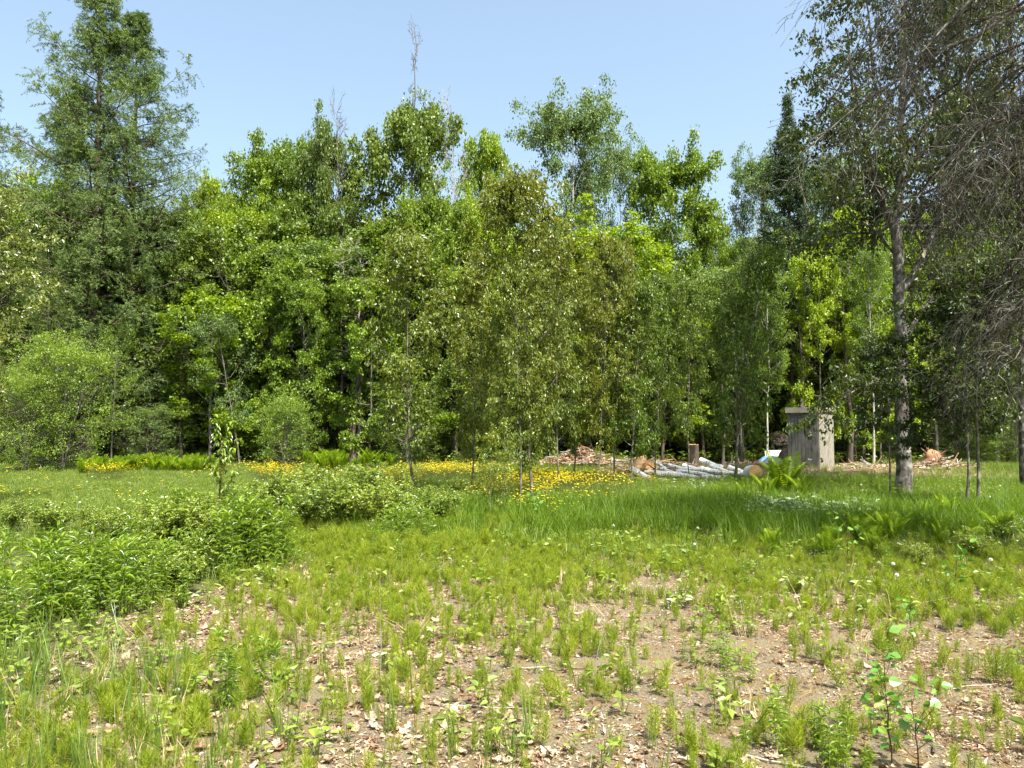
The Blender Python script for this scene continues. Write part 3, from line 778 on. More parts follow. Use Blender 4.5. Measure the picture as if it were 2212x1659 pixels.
for key, u, v, vt, hf, rz, lab in S:
    x, y = gp(u, v)
    T(key, u, y, vt, hf * (.98 if hf > 100 else .82), rz=rz, lean=(gl_.uniform(-.05, .05), gl_.uniform(-.05, .05)), leaf=('sapling_gold' if 1120 < u < 1300 and key == 'sapling_0' else 'sapling_dark' if u > 1340 else 'sapling'), name='sapling', cat='sapling', label=lab, group='young trees with shiny olive leaves')
for key, u, v, vt, hf, rz, lab in [
 ('sapling_pole', 1919, 1100, 700, 75, .5, 'leaning thin sapling left of the rough birch'),
 ('sapling_pole', 2084, 1112, 600, 115, 1.6, 'left one of two thin saplings under the hanging branches'),
 ('sapling_pole', 2106, 1112, 520, 125, 2.9, 'right one of two thin saplings under the hanging branches')]:
    x, y = gp(u, v)
    T(key, u, y, vt, hf, rz=rz, name='sapling', cat='sapling', label=lab, group='thin saplings right of the clearing')

# ------------------------------------------------------------------ the rough-barked birch on the right
def big_birch():
    g = np.random.default_rng(61)
    tr, br, cr = MB(), MB(), MB()
    x0, y0 = gp(1951, 1073)
    pts = [(1951, 1073), (1950, 1000), (1948, 900), (1943, 800), (1940, 700), (1936, 600), (1931, 500), (1936, 430), (1941, 350), (1945, 250), (1950, 100), (1958, -80), (1965, -260)]
    P = np.array([np.array(at(u, v, y0)) - np.array([x0, y0, 0]) for u, v in pts]); P[:, 1] = np.cumsum(g.normal(size=len(P)) * .03); P[0, 2] = -.1
    Rr = np.array([.19, .150, .135, .128, .120, .110, .100, .08, .075, .06, .045, .03, .015])
    zz = np.linspace(0, len(P) - 1, 40)
    P2 = np.stack([np.interp(zz, np.arange(len(P)), P[:, i]) for i in range(3)], -1); R2 = np.interp(zz, np.arange(len(P)), Rr)
    P2 = P2 + g.normal(size=P2.shape) * .012
    tubes(tr, P2, R2, 12)
    lim = []
    def limb(pts, r0, r1, dy):
        Q = np.array([np.array(at(u, v, y0 + dy * i / (len(pts) - 1))) - np.array([x0, y0, 0]) for i, (u, v) in enumerate(pts)])
        s = np.linspace(0, len(Q) - 1, 9)
        Q = np.stack([np.interp(s, np.arange(len(Q)), Q[:, i]) for i in range(3)], -1)
        Q[1:] += g.normal(size=(8, 3)) * .02
        return Q, np.linspace(r0, r1, 9)
    for pts_, r0, r1, dy in [([(1932, 500), (1900, 420), (1872, 330), (1850, 240), (1838, 150), (1830, 60)], .075, .02, -.6),
                     ([(1938, 640), (1990, 560), (2030, 470), (2060, 380), (2080, 260), (2100, 120)], .085, .03, .8),
                     ([(1940, 780), (1975, 700), (2015, 640), (2060, 600), (2110, 590)], .06, .02, -.7),
                     ([(1941, 420), (1975, 350), (2000, 280), (2030, 200), (2060, 80), (2080, -60)], .06, .02, .5),
                     ([(1944, 330), (1915, 260), (1890, 180), (1880, 90), (1870, -20)], .05, .015, .9),
                     ([(1930, 545), (1890, 500), (1850, 470), (1825, 440)], .035, .01, .5),
                     ([(1946, 240), (1990, 160), (2030, 60), (2060, -60)], .045, .015, -.8),
                     ([(1870, 330), (1845, 290), (1815, 262), (1780, 285), (1750, 300)], .022, .008, -.4),
                     ([(1944, 850), (1905, 820), (1870, 830), (1820, 860), (1760, 930)], .03, .006, -.6)]:
        Q, Rq = limb(pts_, r0, r1, dy); lim.append((Q, Rq))
    LP = np.stack([q for q, _ in lim]); LR = np.stack([r for _, r in lim])
    tubes(br, LP, LR, 6)
    top, topr = limbs_on(g, P2[None][0], R2, 34, .50, 1, lambda q: 2.1 - .6 * q, 5, 50, K=9, curve=.1, rf=.4)
    tubes(br, top, topr, 5)
    A = np.concatenate([LP, top]); AR = np.concatenate([LR, topr])
    SP, SR = grow(g, A, AR, 9, .15, 1, 50, .42, 5, .0, .07, .5, .1, lmin=.2)
    tubes(br, SP, SR, 3)
    WP, WR = grow(g, SP, SR, 5, .2, 1, 50, .6, 3, -.3, .06, .5, .1, lmin=.15)
    tubes(br, WP, WR, 3)
    p, t = tip_points(g, WP, 17000, .2, .01)
    p = np.repeat(p, 2, 0) + g.normal(size=(34000, 3)) * .05; n_ = len(p)
    d = nrm(g.normal(size=(n_, 3)) * .6 + np.array([0, 0, -1.]))
    leaves(cr, LEAF6, p, d, g.normal(size=(n_, 3)), .092 * (.7 + .5 * g.random(n_)), .62, 0, g.random(n_))
    r = empty('birch_tree', (x0, y0, 0)); tag(r, 'large rough-barked birch on the right, flaking grey trunk, crown cut by the top edge', 'tree')
    obj('trunk', tr.mesh('birch_trunk', [M['bark_birch']]), r); obj('branches', br.mesh('birch_limbs', [M['bark_lichen']]), r); obj('crown', cr.mesh('birch_crown', [M['birch_leaf']]), r)
big_birch()
T('aspen', 2215, 17.5, -330, 250, name='birch_tree', leaf='birch_leaf', bark='bark_lichen', rz=1.0, label='tall leafy birch behind the hanging branches at the right edge')

# ------------------------------------------------------------------ spruce with bare hanging branches, trunk just outside on the right
def hanging_spruce():
    g = np.random.default_rng(71)
    X0, Y0 = 6.75, 8.3
    tr, br, tw = MB(), MB(), MB()
    TP = trunk_line(g, 11, 14, wob=.01); TR = trunk_radii(.17, 14, 1.3, .3)
    tubes(tr, TP, TR, 10)
    n = 56
    z0 = np.linspace(2.9, 10.4, n) + g.normal(size=n) * .1
    az = R_(180) + g.uniform(-1.15, 1.15, n)
    Ln = np.where(z0 > 6, 3.7, np.where(z0 > 4.6, 2.9, 2.0)) * g.uniform(.65, 1.05, n)
    s = np.linspace(0, 1, 11)
    rise = g.uniform(-.10, .12, n)
    sag = np.where(z0 > 5, .50, .50) * g.uniform(.7, 1.35, n)
    P = np.zeros((n, 11, 3))
    hx = Ln[:, None] * s * (1 - .12 * s)
    P[..., 0] = np.cos(az)[:, None] * hx; P[..., 1] = np.sin(az)[:, None] * hx
    P[..., 2] = z0[:, None] + Ln[:, None] * (rise[:, None] * s - sag[:, None] * s ** 2.0)
    w = np.cumsum(g.normal(size=P.shape) * .022, axis=1); w[:, 0] = 0
    P += w * Ln[:, None, None] * .6
    Rr = (.024 + .010 * g.random(n))[:, None] * (1 - .8 * s)
    tubes(br, P, Rr, 6)
    SP, SR = grow(g, P, Rr, 12, .10, 1, 46, .30, 6, -.45, .05, .42, .3, lmin=.18)
    tubes(br, SP, SR, 4)
    WP, WR = grow(g, SP, SR, 5, .1, 1, 50, .5, 4, -.5, .10, .6, .1, lmin=.09)
    tubes(tw, WP, np.maximum(WR, .0034), 3)
    VP, VR = grow(g, WP, WR, 1, .1, 1, 55, .7, 3, -.3, .12, .6, 0, lmin=.035)
    tubes(tw, VP, np.maximum(VR, .0028), 3)
    # lichen tufts and the few remaining needles
    p, t = tip_points(g, WP, 15000, .0, .006)
    leaves(tw, NEEDLE, p, nrm(t * .5 + g.normal(size=p.shape)), g.normal(size=p.shape), .026 * (.5 + g.random(len(p))), .3, 1, g.random(len(p)))
    r = empty('bare_spruce', (X0, Y0, float(gz(X0, Y0)))); tag(r, 'spruce with bare grey lichen-covered branches hanging in from the right edge', 'tree')
    obj('trunk', tr.mesh('bare_spruce_trunk', [M['bark_lichen']]), r)
    obj('branches', br.mesh('bare_spruce_branches', [M['bark_lichen']]), r)
    obj('twigs', tw.mesh('bare_spruce_twigs', [M['bark_lichen'], M['lichen']]), r)
M['lichen'] = leaf_mat("lichen_tuft", [(.0, (.025, .026, .016)), (.7, (.07, .072, .05)), (1, (.20, .20, .16))], .15, .0, .6, (1, 1, 1))
hanging_spruce()

# pale-leaved apple tree at the left edge
proto('apple', broadleaf(81, 6.4, .10, .12, env_round(2.1, .8, .5), 22, 5, 60, curve=.1, nleaf=22000, leafL=.09, leafW=.55, tpl=LEAF6, flat=.2, clump=5, cj=.07, twig=5, sub=6), 'bark_grey', 'apple')
x_, y_ = at(-110, 900, 12.5)[:2]
plant('apple', x_, y_, 6.1, 1.75, rz=2.0, name='apple_tree', label='pale-leaved old apple tree cut by the left edge', cat='tree')
# ------------------------------------------------------------------ built things
def box_mesh(name, sx, sy, sz, mat, seed=0, wob=.002, bev=.004):
    """a sawn board: slightly uneven box with eased long edges, standing on its base, centred in x and y"""
    g = np.random.default_rng(seed)
    hx, hy = sx / 2, sy / 2; b = min(bev, hx * .4, hy * .4)
    ring = [(-hx + b, -hy), (hx - b, -hy), (hx, -hy + b), (hx, hy - b), (hx - b, hy), (-hx + b, hy), (-hx, hy - b), (-hx, -hy + b)]
    V = []; zs = [0, sz * .35, sz * .7, sz]
    for z in zs:
        dx, dy = g.normal(size=2) * wob
        V += [(x + dx, y + dy, z) for x, y in ring]
    mb = MB()
    F = [(k * 8 + i, k * 8 + (i + 1) % 8, k * 8 + 8 + (i + 1) % 8, k * 8 + 8 + i) for k in range(3) for i in range(8)]
    mb.add(V, F, 0, .5)
    mb.add(V[:8], [tuple(range(7, -1, -1))], 0, .5); mb.add(V[24:], [tuple(range(8))], 0, .5)
    return mb.mesh(name, [mat])

def wood_mat(name, c0, c1, fleck=None, moss=True):
    m, nt, out = nodes(name)
    tc = N(nt, "ShaderNodeTexCoord"); oi = N(nt, "ShaderNodeObjectInfo")
    off = N(nt, "ShaderNodeVectorMath", operation='MULTIPLY_ADD')
    off.inputs[1].default_value = (1, 1, 1)
    L(nt, tc.outputs["Object"], off.inputs[0])
    cmb = N(nt, "ShaderNodeCombineXYZ"); L(nt, math_(nt, 'MULTIPLY', oi.outputs["Random"], 37.), cmb.inputs[0]); L(nt, cmb.outputs[0], off.inputs[2])
    mp = N(nt, "ShaderNodeMapping"); mp.inputs["Scale"].default_value = (38, 38, 1.6); L(nt, off.outputs[0], mp.inputs[0])
    nz = N(nt, "ShaderNodeTexNoise", i_Scale=1.8, i_Detail=7.0, i_Roughness=.7); L(nt, mp.outputs[0], nz.inputs["Vector"])
    n2 = N(nt, "ShaderNodeTexNoise", i_Scale=3.0, i_Detail=3.0); L(nt, off.outputs[0], n2.inputs["Vector"])
    f = math_(nt, 'MULTIPLY_ADD', n2.outputs["Fac"], .5, math_(nt, 'MULTIPLY_ADD', oi.outputs["Random"], .22, math_(nt, 'MULTIPLY', nz.outputs["Fac"], .75)))
    c = ramp(nt, f, [(.45, tuple(x * .35 for x in c0)), (.55, c0), (.85, c1)])
    if fleck:
        mp2 = N(nt, "ShaderNodeMapping"); mp2.inputs["Scale"].default_value = (22, 22, 4); L(nt, off.outputs[0], mp2.inputs[0])
        n3 = N(nt, "ShaderNodeTexNoise", i_Scale=1.5, i_Detail=5.0); L(nt, mp2.outputs[0], n3.inputs["Vector"])
        c = mixc(nt, ramp(nt, n3.outputs["Fac"], [(.42, (0, 0, 0)), (.62, (1, 1, 1))]), c, fleck)
    b = N(nt, "ShaderNodeBsdfPrincipled", i_Roughness=.9); L(nt, c, b.inputs[0]); b.inputs["Specular IOR Level"].default_value = .15
    bp = N(nt, "ShaderNodeBump", i_Strength=.6, i_Distance=.006); L(nt, nz.outputs["Fac"], bp.inputs["Height"]); L(nt, bp.outputs[0], b.inputs["Normal"])
    L(nt, b.outputs[0], out.inputs[0])
    return m
M['shed_grey'] = wood_mat("weathered_grey_board", (.070, .066, .058), (.185, .175, .155))
M['shed_side'] = wood_mat("flaking_side_board", (.10, .09, .07), (.20, .18, .14), (.27, .25, .20))
M['plywood'] = wood_mat("pale_plywood", (.44, .35, .25), (.66, .56, .43))
M['mossy'] = plain("mossy_board", [(.3, (.16, .15, .05)), (.7, (.42, .36, .16))], 14)

A_ = R_(47)
cx_, cy_ = gp(1769, 1016)
shed = empty('outhouse', (cx_, cy_, float(gz(cx_, cy_)) - .01), -A_)
tag(shed, 'grey weathered board outhouse with a flat pale-edged roof at the wood edge', 'outhouse')
def board(name, x0, x1, y0, y1, z0, z1, mat, parent, seed=0):
    o = obj(name, box_mesh(name, x1 - x0, y1 - y0, z1 - z0, M[mat], seed), parent, ((x0 + x1) / 2, (y0 + y1) / 2, z0))
    return o
W_, D_ = 1.05, 1.10
front = empty('front_wall', (0, 0, 0)); front.parent = shed
board('board', -W_, -.925, 0, .024, .0, 1.84, 'shed_grey', front, 1)
for i, (a, b) in enumerate([(-.446, -.228), (-.218, -.008)]):
    board('board', a, b, 0, .024, -.02 + .006 * i, 1.84, 'shed_grey', front, 10 + i)
board('header', -.918, -.46, .006, .03, 1.765, 1.84, 'shed_grey', front, 3)
door = empty('door', (0, 0, 0)); door.parent = shed
for i in range(4):
    a = -.912 + i * .1135
    board('plank', a, a + .103, -.006, .018, .06 + .004 * (i % 2), 1.755, 'shed_grey', door, 20 + i)
board('rail', -.90, -.47, -.028, -.008, 1.70, 1.745, 'shed_grey', door, 31)
lt = board('latch', -.955, -.87, -.035, -.008, .93, .955, 'twig_dry', door, 32)
side = empty('side_wall', (0, 0, 0)); side.parent = shed
for i in range(4):
    a = .028 + i * .268
    board('board', 0, .024, a, a + .263, -.01, 1.83 - .02 * i, 'shed_side', side, 40 + i)
back = empty('back_wall', (0, 0, 0)); back.parent = shed
for i in range(4):
    a = -W_ + i * .262
    board('board', a, a + .259, D_, D_ + .024, 0, 1.78, 'shed_grey', back, 50 + i)
left = empty('far_side_wall', (0, 0, 0)); left.parent = shed
for i in range(4):
    a = .028 + i * .268
    board('board', -W_, -W_ + .024, a, a + .263, 0, 1.83, 'shed_grey', left, 60 + i)
roof = empty('roof', (0, 0, 0)); roof.parent = shed
rp = board('roof_sheet', -W_ - .03, .04, -.06, D_ + .05, 1.985, 2.01, 'plywood', roof, 70)
board('fascia_board', -W_ - .03, -.26, -.088, -.064, 1.855, 2.03, 'plywood', roof, 71)
board('fascia_board', -.257, .035, -.09, -.066, 1.875, 2.02, 'mossy', roof, 72)
board('rafter', -W_, -.0, .03, .09, 1.86, 1.98, 'shed_grey', roof, 73)
board('rafter', -W_, -.0, D_ - .12, D_ - .04, 1.80, 1.98, 'shed_grey', roof, 75)
board('side_fascia', .042, .065, -.06, .34, 1.86, 2.01, 'mossy', roof, 74)
board('side_fascia', .042, .062, .345, D_ + .06, 1.88, 2.0, 'shed_side', roof, 76)
sk = MB(); g_ = np.random.default_rng(77)      # twigs and needles lying on the roof
P_ = np.zeros((26, 4, 3)); P_[:] = np.stack([g_.uniform(-1.0, 0, 26), g_.uniform(0, 1.0, 26), np.full(26, 2.018)], -1)[:, None]
P_ += (g_.normal(size=(26, 1, 3)) * np.array([.13, .13, .02])) * np.linspace(-1, 1, 4)[None, :, None]; P_[..., 2] = np.maximum(P_[..., 2], 2.016)
tubes(sk, P_, np.full((26, 4), .006), 3)
o = obj('roof_twigs', sk.mesh("roof_twigs", [M['twig_dry']]), shed); o['kind'] = 'stuff'

# birch logs
def log_mesh(seed, bend):
    g = np.random.default_rng(seed)
    z = np.linspace(0, 1, 12)
    P = np.stack([bend * np.sin(z * 3.1) + g.normal(size=12) * .012, g.normal(size=12) * .012, z], -1)
    m1 = MB(); r = 1 - .14 * z + g.normal(size=12) * .03
    return P, r
LOGM = []
for sd in range(4):
    P, r = log_mesh(200 + sd, .03 * (sd - 1))
    LOGM.append((P, r))
def birch_log(a, b, r, label, sd=0, cut_b=True):
    a = Vector(a); b = Vector(b); Ln = (b - a).length
    P, rr = LOGM[sd % 4]
    P = P.copy(); P[:, 2] *= Ln; P[:, :2] *= Ln * .6
    m1 = MB(); tubes(m1, P, rr * r, 12)
    o = empty('birch_log', a); o.rotation_mode = 'QUATERNION'; o.rotation_quaternion = (b - a).to_track_quat('Z', 'X')
    tag(o, label, 'log', 'birch logs piled before the outhouse')
    obj('bark', m1.mesh("log_bark", [M['white_birch']]), o)
    n = 12; an = np.arange(n) * 2 * math.pi / n
    for k, (zz, rad) in enumerate(((P[0], rr[0] * r), (P[-1], rr[-1] * r))):
        V = [(zz[0], zz[1], zz[2] + (-.006 if k == 0 else .006))] + [(zz[0] + rad * .99 * math.cos(q), zz[1] + rad * .99 * math.sin(q), zz[2] + (-.001 if k == 0 else .001)) for q in an]
        F = [(0, 1 + (i + 1) % n, 1 + i) if k == 0 else (0, 1 + i, 1 + (i + 1) % n) for i in range(n)]
        c = MB(); c.add(V, F, 0, .5); obj('cut_face', c.mesh("log_end", [M['cut_wood']]), o)
def crp(cx, cy, d): return at((2340 + cx * .3937) / 1.736, (1640 + cy * .3937) / 1.736, d)
LG = [((70, 300), (262, 415), 20.6, 20.0, .095, 'birch log at the left end of the pile, sloping down to the right'),
      ((298, 238), (405, 305), 22.4, 21.6, .065, 'thin birch log pointing up behind the left of the pile'),
      ((305, 345), (610, 385), 20.9, 20.6, .11, 'thickest birch log lying level at the front of the pile'),
      ((500, 325), (720, 352), 21.3, 21.1, .075, 'birch log resting behind the thickest one'),
      ((728, 215), (945, 290), 22.6, 22.0, .10, 'birch log highest in the pile, its left end raised'),
      ((735, 298), (930, 368), 21.9, 21.3, .10, 'peeling birch log under the highest one'),
      ((600, 330), (850, 398), 21.2, 20.7, .075, 'birch log crossing the middle of the pile'),
      ((520, 300), (700, 322), 22.0, 21.8, .07, 'birch log lying at the back of the pile'),
      ((850, 318), (1060, 330), 22.0, 21.8, .075, 'birch log at the back right of the pile'),
      ((930, 350), (1175, 385), 21.4, 21.1, .095, 'birch log at the right end of the pile with a yellow cut end'),
      ((1000, 285), (1160, 372), 21.9, 21.3, .085, 'birch log leaning down to the right end of the pile'),
      ((330, 440), (450, 472), 19.9, 19.7, .06, 'short birch log in the grass before the pile'),
      ((740, 392), (990, 410), 20.6, 20.4, .08, 'birch log low in the grass at the front right of the pile')]
LG += [((420, 262), (620, 318), 22.3, 21.9, .07, 'thin birch log lying across the back left of the pile'), ((560, 268), (760, 330), 22.5, 22.1, .08, 'birch log half buried in the back of the pile'),
       ((640, 300), (900, 345), 21.7, 21.5, .07, 'birch log laid along the middle of the pile'), ((350, 300), (520, 350), 21.6, 21.2, .075, 'birch log sloping down at the middle left of the pile'),
       ((820, 270), (1010, 345), 22.2, 21.7, .08, 'birch log second from the top right of the pile'), ((450, 360), (720, 392), 20.7, 20.5, .07, 'birch log at the very front of the pile'),
       ((200, 330), (420, 352), 21.0, 20.8, .06, 'short thin birch log at the left of the pile')]
for i, (p0, p1, d0, d1, r, lab) in enumerate(LG):
    a = list(crp(*p0, d0)); b = list(crp(*p1, d1))
    for q in (a, b): q[2] = max(q[2], float(gz(q[0], q[1])) + r * .9)
    birch_log(a, b, r * .82, lab, i)
# yellow faced round at the right end
a = crp(1225, 400, 20.8); rd = empty('wood_round', (a[0], a[1], float(gz(a[0], a[1])) + .17), R_(-15)); rd.rotation_euler = (R_(82), 0, R_(14))
tag(rd, 'short thick birch round with a bright yellow cut face right of the log pile', 'log')
m1 = MB(); tubes(m1, np.array([[0, 0, -.16], [0, 0, 0], [0, 0, .16]]), np.array([.20, .205, .20]), 14); obj('bark', m1.mesh("round_bark", [M['white_birch']]), rd)
an = np.arange(14) * 2 * math.pi / 14
for sgn in (1, -1):
    m1 = MB(); m1.add([(0, 0, sgn * .166)] + [(.198 * math.cos(q), .198 * math.sin(q), sgn * .161) for q in an], [(0, 1 + i, 1 + (i + 1) % 14) for i in range(14)], 0, .5)
    obj('cut_face', m1.mesh("round_end", [M['cut_wood']]), rd)

def stump(u, v, d, h, r, label, seed, mat='old_wood', cut='cut_wood', tilt=0.):
    g = np.random.default_rng(seed)
    x = (u - 1106) / FPX * d; y = d
    n = 18; an = np.arange(n) * 2 * math.pi / n
    lob = 1 + .25 * np.abs(np.sin(an * 2.5 + seed)) + g.normal(size=n) * .05
    V = []; zs = [-.15, .0, .08 * h + .03, .3 * h, .7 * h, h]; fl = [2.0, 1.7, 1.35, 1.12, 1.0, .98]
    for z, f in zip(zs, fl):
        k = 1 + (lob - 1) * (f - .6)
        V += [(r * f * k[i] * math.cos(an[i]), r * f * k[i] * math.sin(an[i]), z + (g.normal() * .01 + tilt * math.cos(an[i]) if z == h else 0)) for i in range(n)]
    F = [(k * n + i, k * n + (i + 1) % n, (k + 1) * n + (i + 1) % n, (k + 1) * n + i) for k in range(5) for i in range(n)]
    o = empty('tree_stump', (x, y, float(gz(x, y)))); tag(o, label, 'stump', 'stumps at the wood edge')
    m1 = MB(); m1.add(V, F, 0, .5, True); obj('bark', m1.mesh("stump_bark", [M[mat]]), o)
    m2 = MB(); top = V[-n:]; m2.add([(0, 0, h + .004)] + [(a * .99, b * .99, c + .002) for a, b, c in top], [(0, 1 + i, 1 + (i + 1) % n) for i in range(n)], 0, .5)
    obj('cut_face', m2.mesh("stump_top", [M[cut]]), o)
stump(1497, 1000, 26.2, .78, .17, 'taller dark stump with an orange sawn top behind the log pile', 5, 'bark_brown')
stump(1377, 1008, 23.2, .50, .24, 'low split orange stump left behind the log pile', 6, 'old_wood', tilt=.06)
stump(1402, 1010, 22.9, .42, .20, 'shredded yellow stump beside the low split one', 7, 'cut_wood', 'old_wood', tilt=.10)
stump(1248, 1000, 25.5, .45, .15, 'small reddish stump in the brush heap', 8, 'root')

# heaps of brush: sticks, chips and dry leaves, too many to count
def heap(name, x, y, w, dpt, h, nst, label, seed, mats=('twig_dry', 'old_wood', 'dead_leaf')):
    g = np.random.default_rng(seed); mb = MB()
    c = g.normal(size=(nst, 3)) * np.array([w * .42, dpt * .42, 0]); rr = np.hypot(c[:, 0] / w, c[:, 1] / dpt)
    c[:, 2] = np.abs(g.random(nst)) * h * np.exp(-rr ** 2 * 3)
    d = nrm(g.normal(size=(nst, 3)) * np.array([1, .6, .22])); Ls = g.uniform(.15, 1.0, nst) ** 1.5 * .8
    s = np.linspace(-.5, .5, 4)
    P = c[:, None] + d[:, None] * (Ls[:, None] * s)[..., None] + np.cumsum(g.normal(size=(nst, 4, 3)) * .012, 1)
    P[..., 2] = np.maximum(P[..., 2], .004)
    k = g.random(nst) < .5
    for q, mi in ((k, 0), (~k, 1)): tubes(mb, P[q], (g.uniform(.004, .02, q.sum()))[:, None] * np.ones(4), 4, mi, g.random())
    n = nst * 3; p = g.normal(size=(n, 3)) * np.array([w * .45, dpt * .45, 0]); r2 = np.hypot(p[:, 0] / w, p[:, 1] / dpt); p[:, 2] = .01 + g.random(n) * h * .9 * np.exp(-r2 ** 2 * 3)
    leaves(mb, LOBED, p, nrm(g.normal(size=(n, 3)) * np.array([1, 1, .4])), nrm(np.array([0, 0, 1.]) + g.normal(size=(n, 3)) * .5), g.uniform(.04, .12, n), .8, 2, g.random(n))
    o = obj(name, mb.mesh(name, [M[m] for m in mats]), None, (x, y, float(gz(x, y)))); tag(o, label, 'brush heap', None, 'stuff')
heap('brush_heap', 2.3, 25.2, 1.5, .8, .55, 260, 'reddish heap of brush and bark behind the saplings', 1, ('root', 'twig_dry', 'dead_leaf'))
heap('brush_heap', 4.9, 24.4, 1.9, 1.0, .32, 300, 'heap of chips and sticks behind the log pile', 2, ('old_wood', 'twig_dry', 'dead_leaf'))
heap('brush_heap', 4.2, 21.6, 2.2, 1.0, .22, 300, 'broken sticks and bark under the left of the log pile', 3, ('bark_brown', 'root', 'dead_leaf'))
heap('brush_heap', 14.0, 24.8, 1.3, .6, .30, 300, 'pale heap of sticks and roots right of the rough birch', 4, ('twig_dry', 'root', 'dead_leaf'))
heap('brush_heap', 11.8, 25.4, 2.0, .8, .15, 200, 'scattered twigs on the bare ground right of the outhouse', 5)
heap('brush_heap', 8.0, 25.5, 1.8, .8, .22, 220, 'scattered sticks and rubbish left of the outhouse', 6)

def lump(name, x, y, sx, sy, sz, seed, mat, label, cat, spikes=0, rz=0.):
    g = np.random.default_rng(seed)
    nu, nv = 22, 11; V = []
    for j in range(nv):
        ph = j / (nv - 1) * math.pi * .56
        for i in range(nu):
            th = i / nu * 2 * math.pi
            q = 1 + .35 * (float(vnoise(3 + 2.2 * math.cos(th) + seed * 7, 3 + 2.2 * math.sin(th) + ph * 2.5)) - .5) + .12 * (g.random() - .5)
            V.append((sx * q * math.sin(ph) * math.cos(th), sy * q * math.sin(ph) * math.sin(th), sz * q * math.cos(ph)))
    F = [(j * nu + i, j * nu + (i + 1) % nu, (j + 1) * nu + (i + 1) % nu, (j + 1) * nu + i) for j in range(nv - 1) for i in range(nu)]
    m1 = MB(); m1.add(V, F, 0, .5, True)
    o = empty(name, (x, y, float(gz(x, y)) + .02), rz); tag(o, label, cat); obj('body', m1.mesh(name + "_body", [M[mat]]), o)
    if spikes:
        P = np.zeros((spikes, 5, 3)); d = nrm(g.normal(size=(spikes, 3)) * np.array([1, .8, .6]) + np.array([0, 0, .4])); s = np.linspace(.4, 1, 5)
        P = d[:, None] * (s[None] * g.uniform(.8, 1.5, spikes)[:, None])[..., None] * np.array([sx, sy, sz]) + np.cumsum(g.normal(size=(spikes, 5, 3)) * .02, 1)
        m2 = MB(); tubes(m2, P, np.linspace(.035, .006, 5)[None] * g.uniform(.6, 1.2, spikes)[:, None], 5); obj('roots', m2.mesh(name + "_roots", [M[mat]]), o)
    return o
x_, y_ = (2012 - 1106) / FPX * 25.3, 25.3
lump('upturned_root', x_, y_, .36, .22, .42, 3, 'root', 'rusty orange upturned root plate right of the rough birch', 'root', 46)
x_ = (1663 - 1106) / FPX * 26.4
lump('tarpaulin', x_, 26.4, .50, .30, .34, 5, 'blue', 'crumpled blue tarpaulin on the ground left of the outhouse', 'tarpaulin')
x_ = (1700 - 1106) / FPX * 26.6
lump('rotten_stump', x_, 26.6, .34, .3, .62, 8, 'bark_brown', 'dark rotten stump against the left of the outhouse', 'stump', 6)
x_ = (1702 - 1106) / FPX * 27.2
o = obj('white_board', box_mesh('white_board', 1.5, .05, .22, M['white_paint'], 4), None, (x_ - .1, 27.3, .32)); o.rotation_euler = (R_(-12), 0, R_(6))
tag(o, 'white sheet lying level behind the rotten stump', 'sheet')

# ------------------------------------------------------------------ single plants
def thing_from(name, x, y, parts, label, cat, group=None, rz=0., s=1., sz=None):
    r = empty(name, (x, y, float(gz(x, y))), rz, (s, s, sz or s)); tag(r, label, cat, group)
    for k, me in parts: obj(k, me, r)
    return r
def goldenrod(seed, H, nst=1, lw=.21, ll=.095, n=28):
    g = np.random.default_rng(seed); st, lf = MB(), MB()
    for k in range(nst):
        P = np.zeros((7, 3)); z = np.linspace(0, 1, 7); h = H * g.uniform(.8, 1)
        P[:, 2] = z * h - .02 * (z == 0); a = g.uniform(0, 6.28); P[:, 0] = .10 * h * z ** 2 * math.cos(a); P[:, 1] = .10 * h * z ** 2 * math.sin(a)
        if nst > 1: P[:, 0] += .03 * math.cos(k * 2.1); P[:, 1] += .03 * math.sin(k * 2.1)
        tubes(st, P, np.linspace(.0028, .0014, 7), 4)
        t = np.sort(g.uniform(.12, 1, n)); p, _ = interp(P[None], t[None]); p = p[0]
        az = np.arange(n) * 2.4; up = .15 + .9 * t ** 3 + g.normal(size=n) * .15
        d = np.stack([np.cos(az), np.sin(az), up], -1)
        leaves(lf, LANCE, p, d, np.tile([0, 0, 1.], (n, 1)) + g.normal(size=(n, 3)) * .2, ll * (1 - .35 * np.abs(t - .6)) * g.uniform(.8, 1.2, n), lw, 0, g.random(n))
    return [('stem', st.mesh("goldenrod_stem", [M['stem']])), ('leaves', lf.mesh("goldenrod_leaves", [M['goldenrod']]))]
GOLD = [goldenrod(300 + i, .62, 1 + i % 2) for i in range(5)]
gk = random.Random(9)
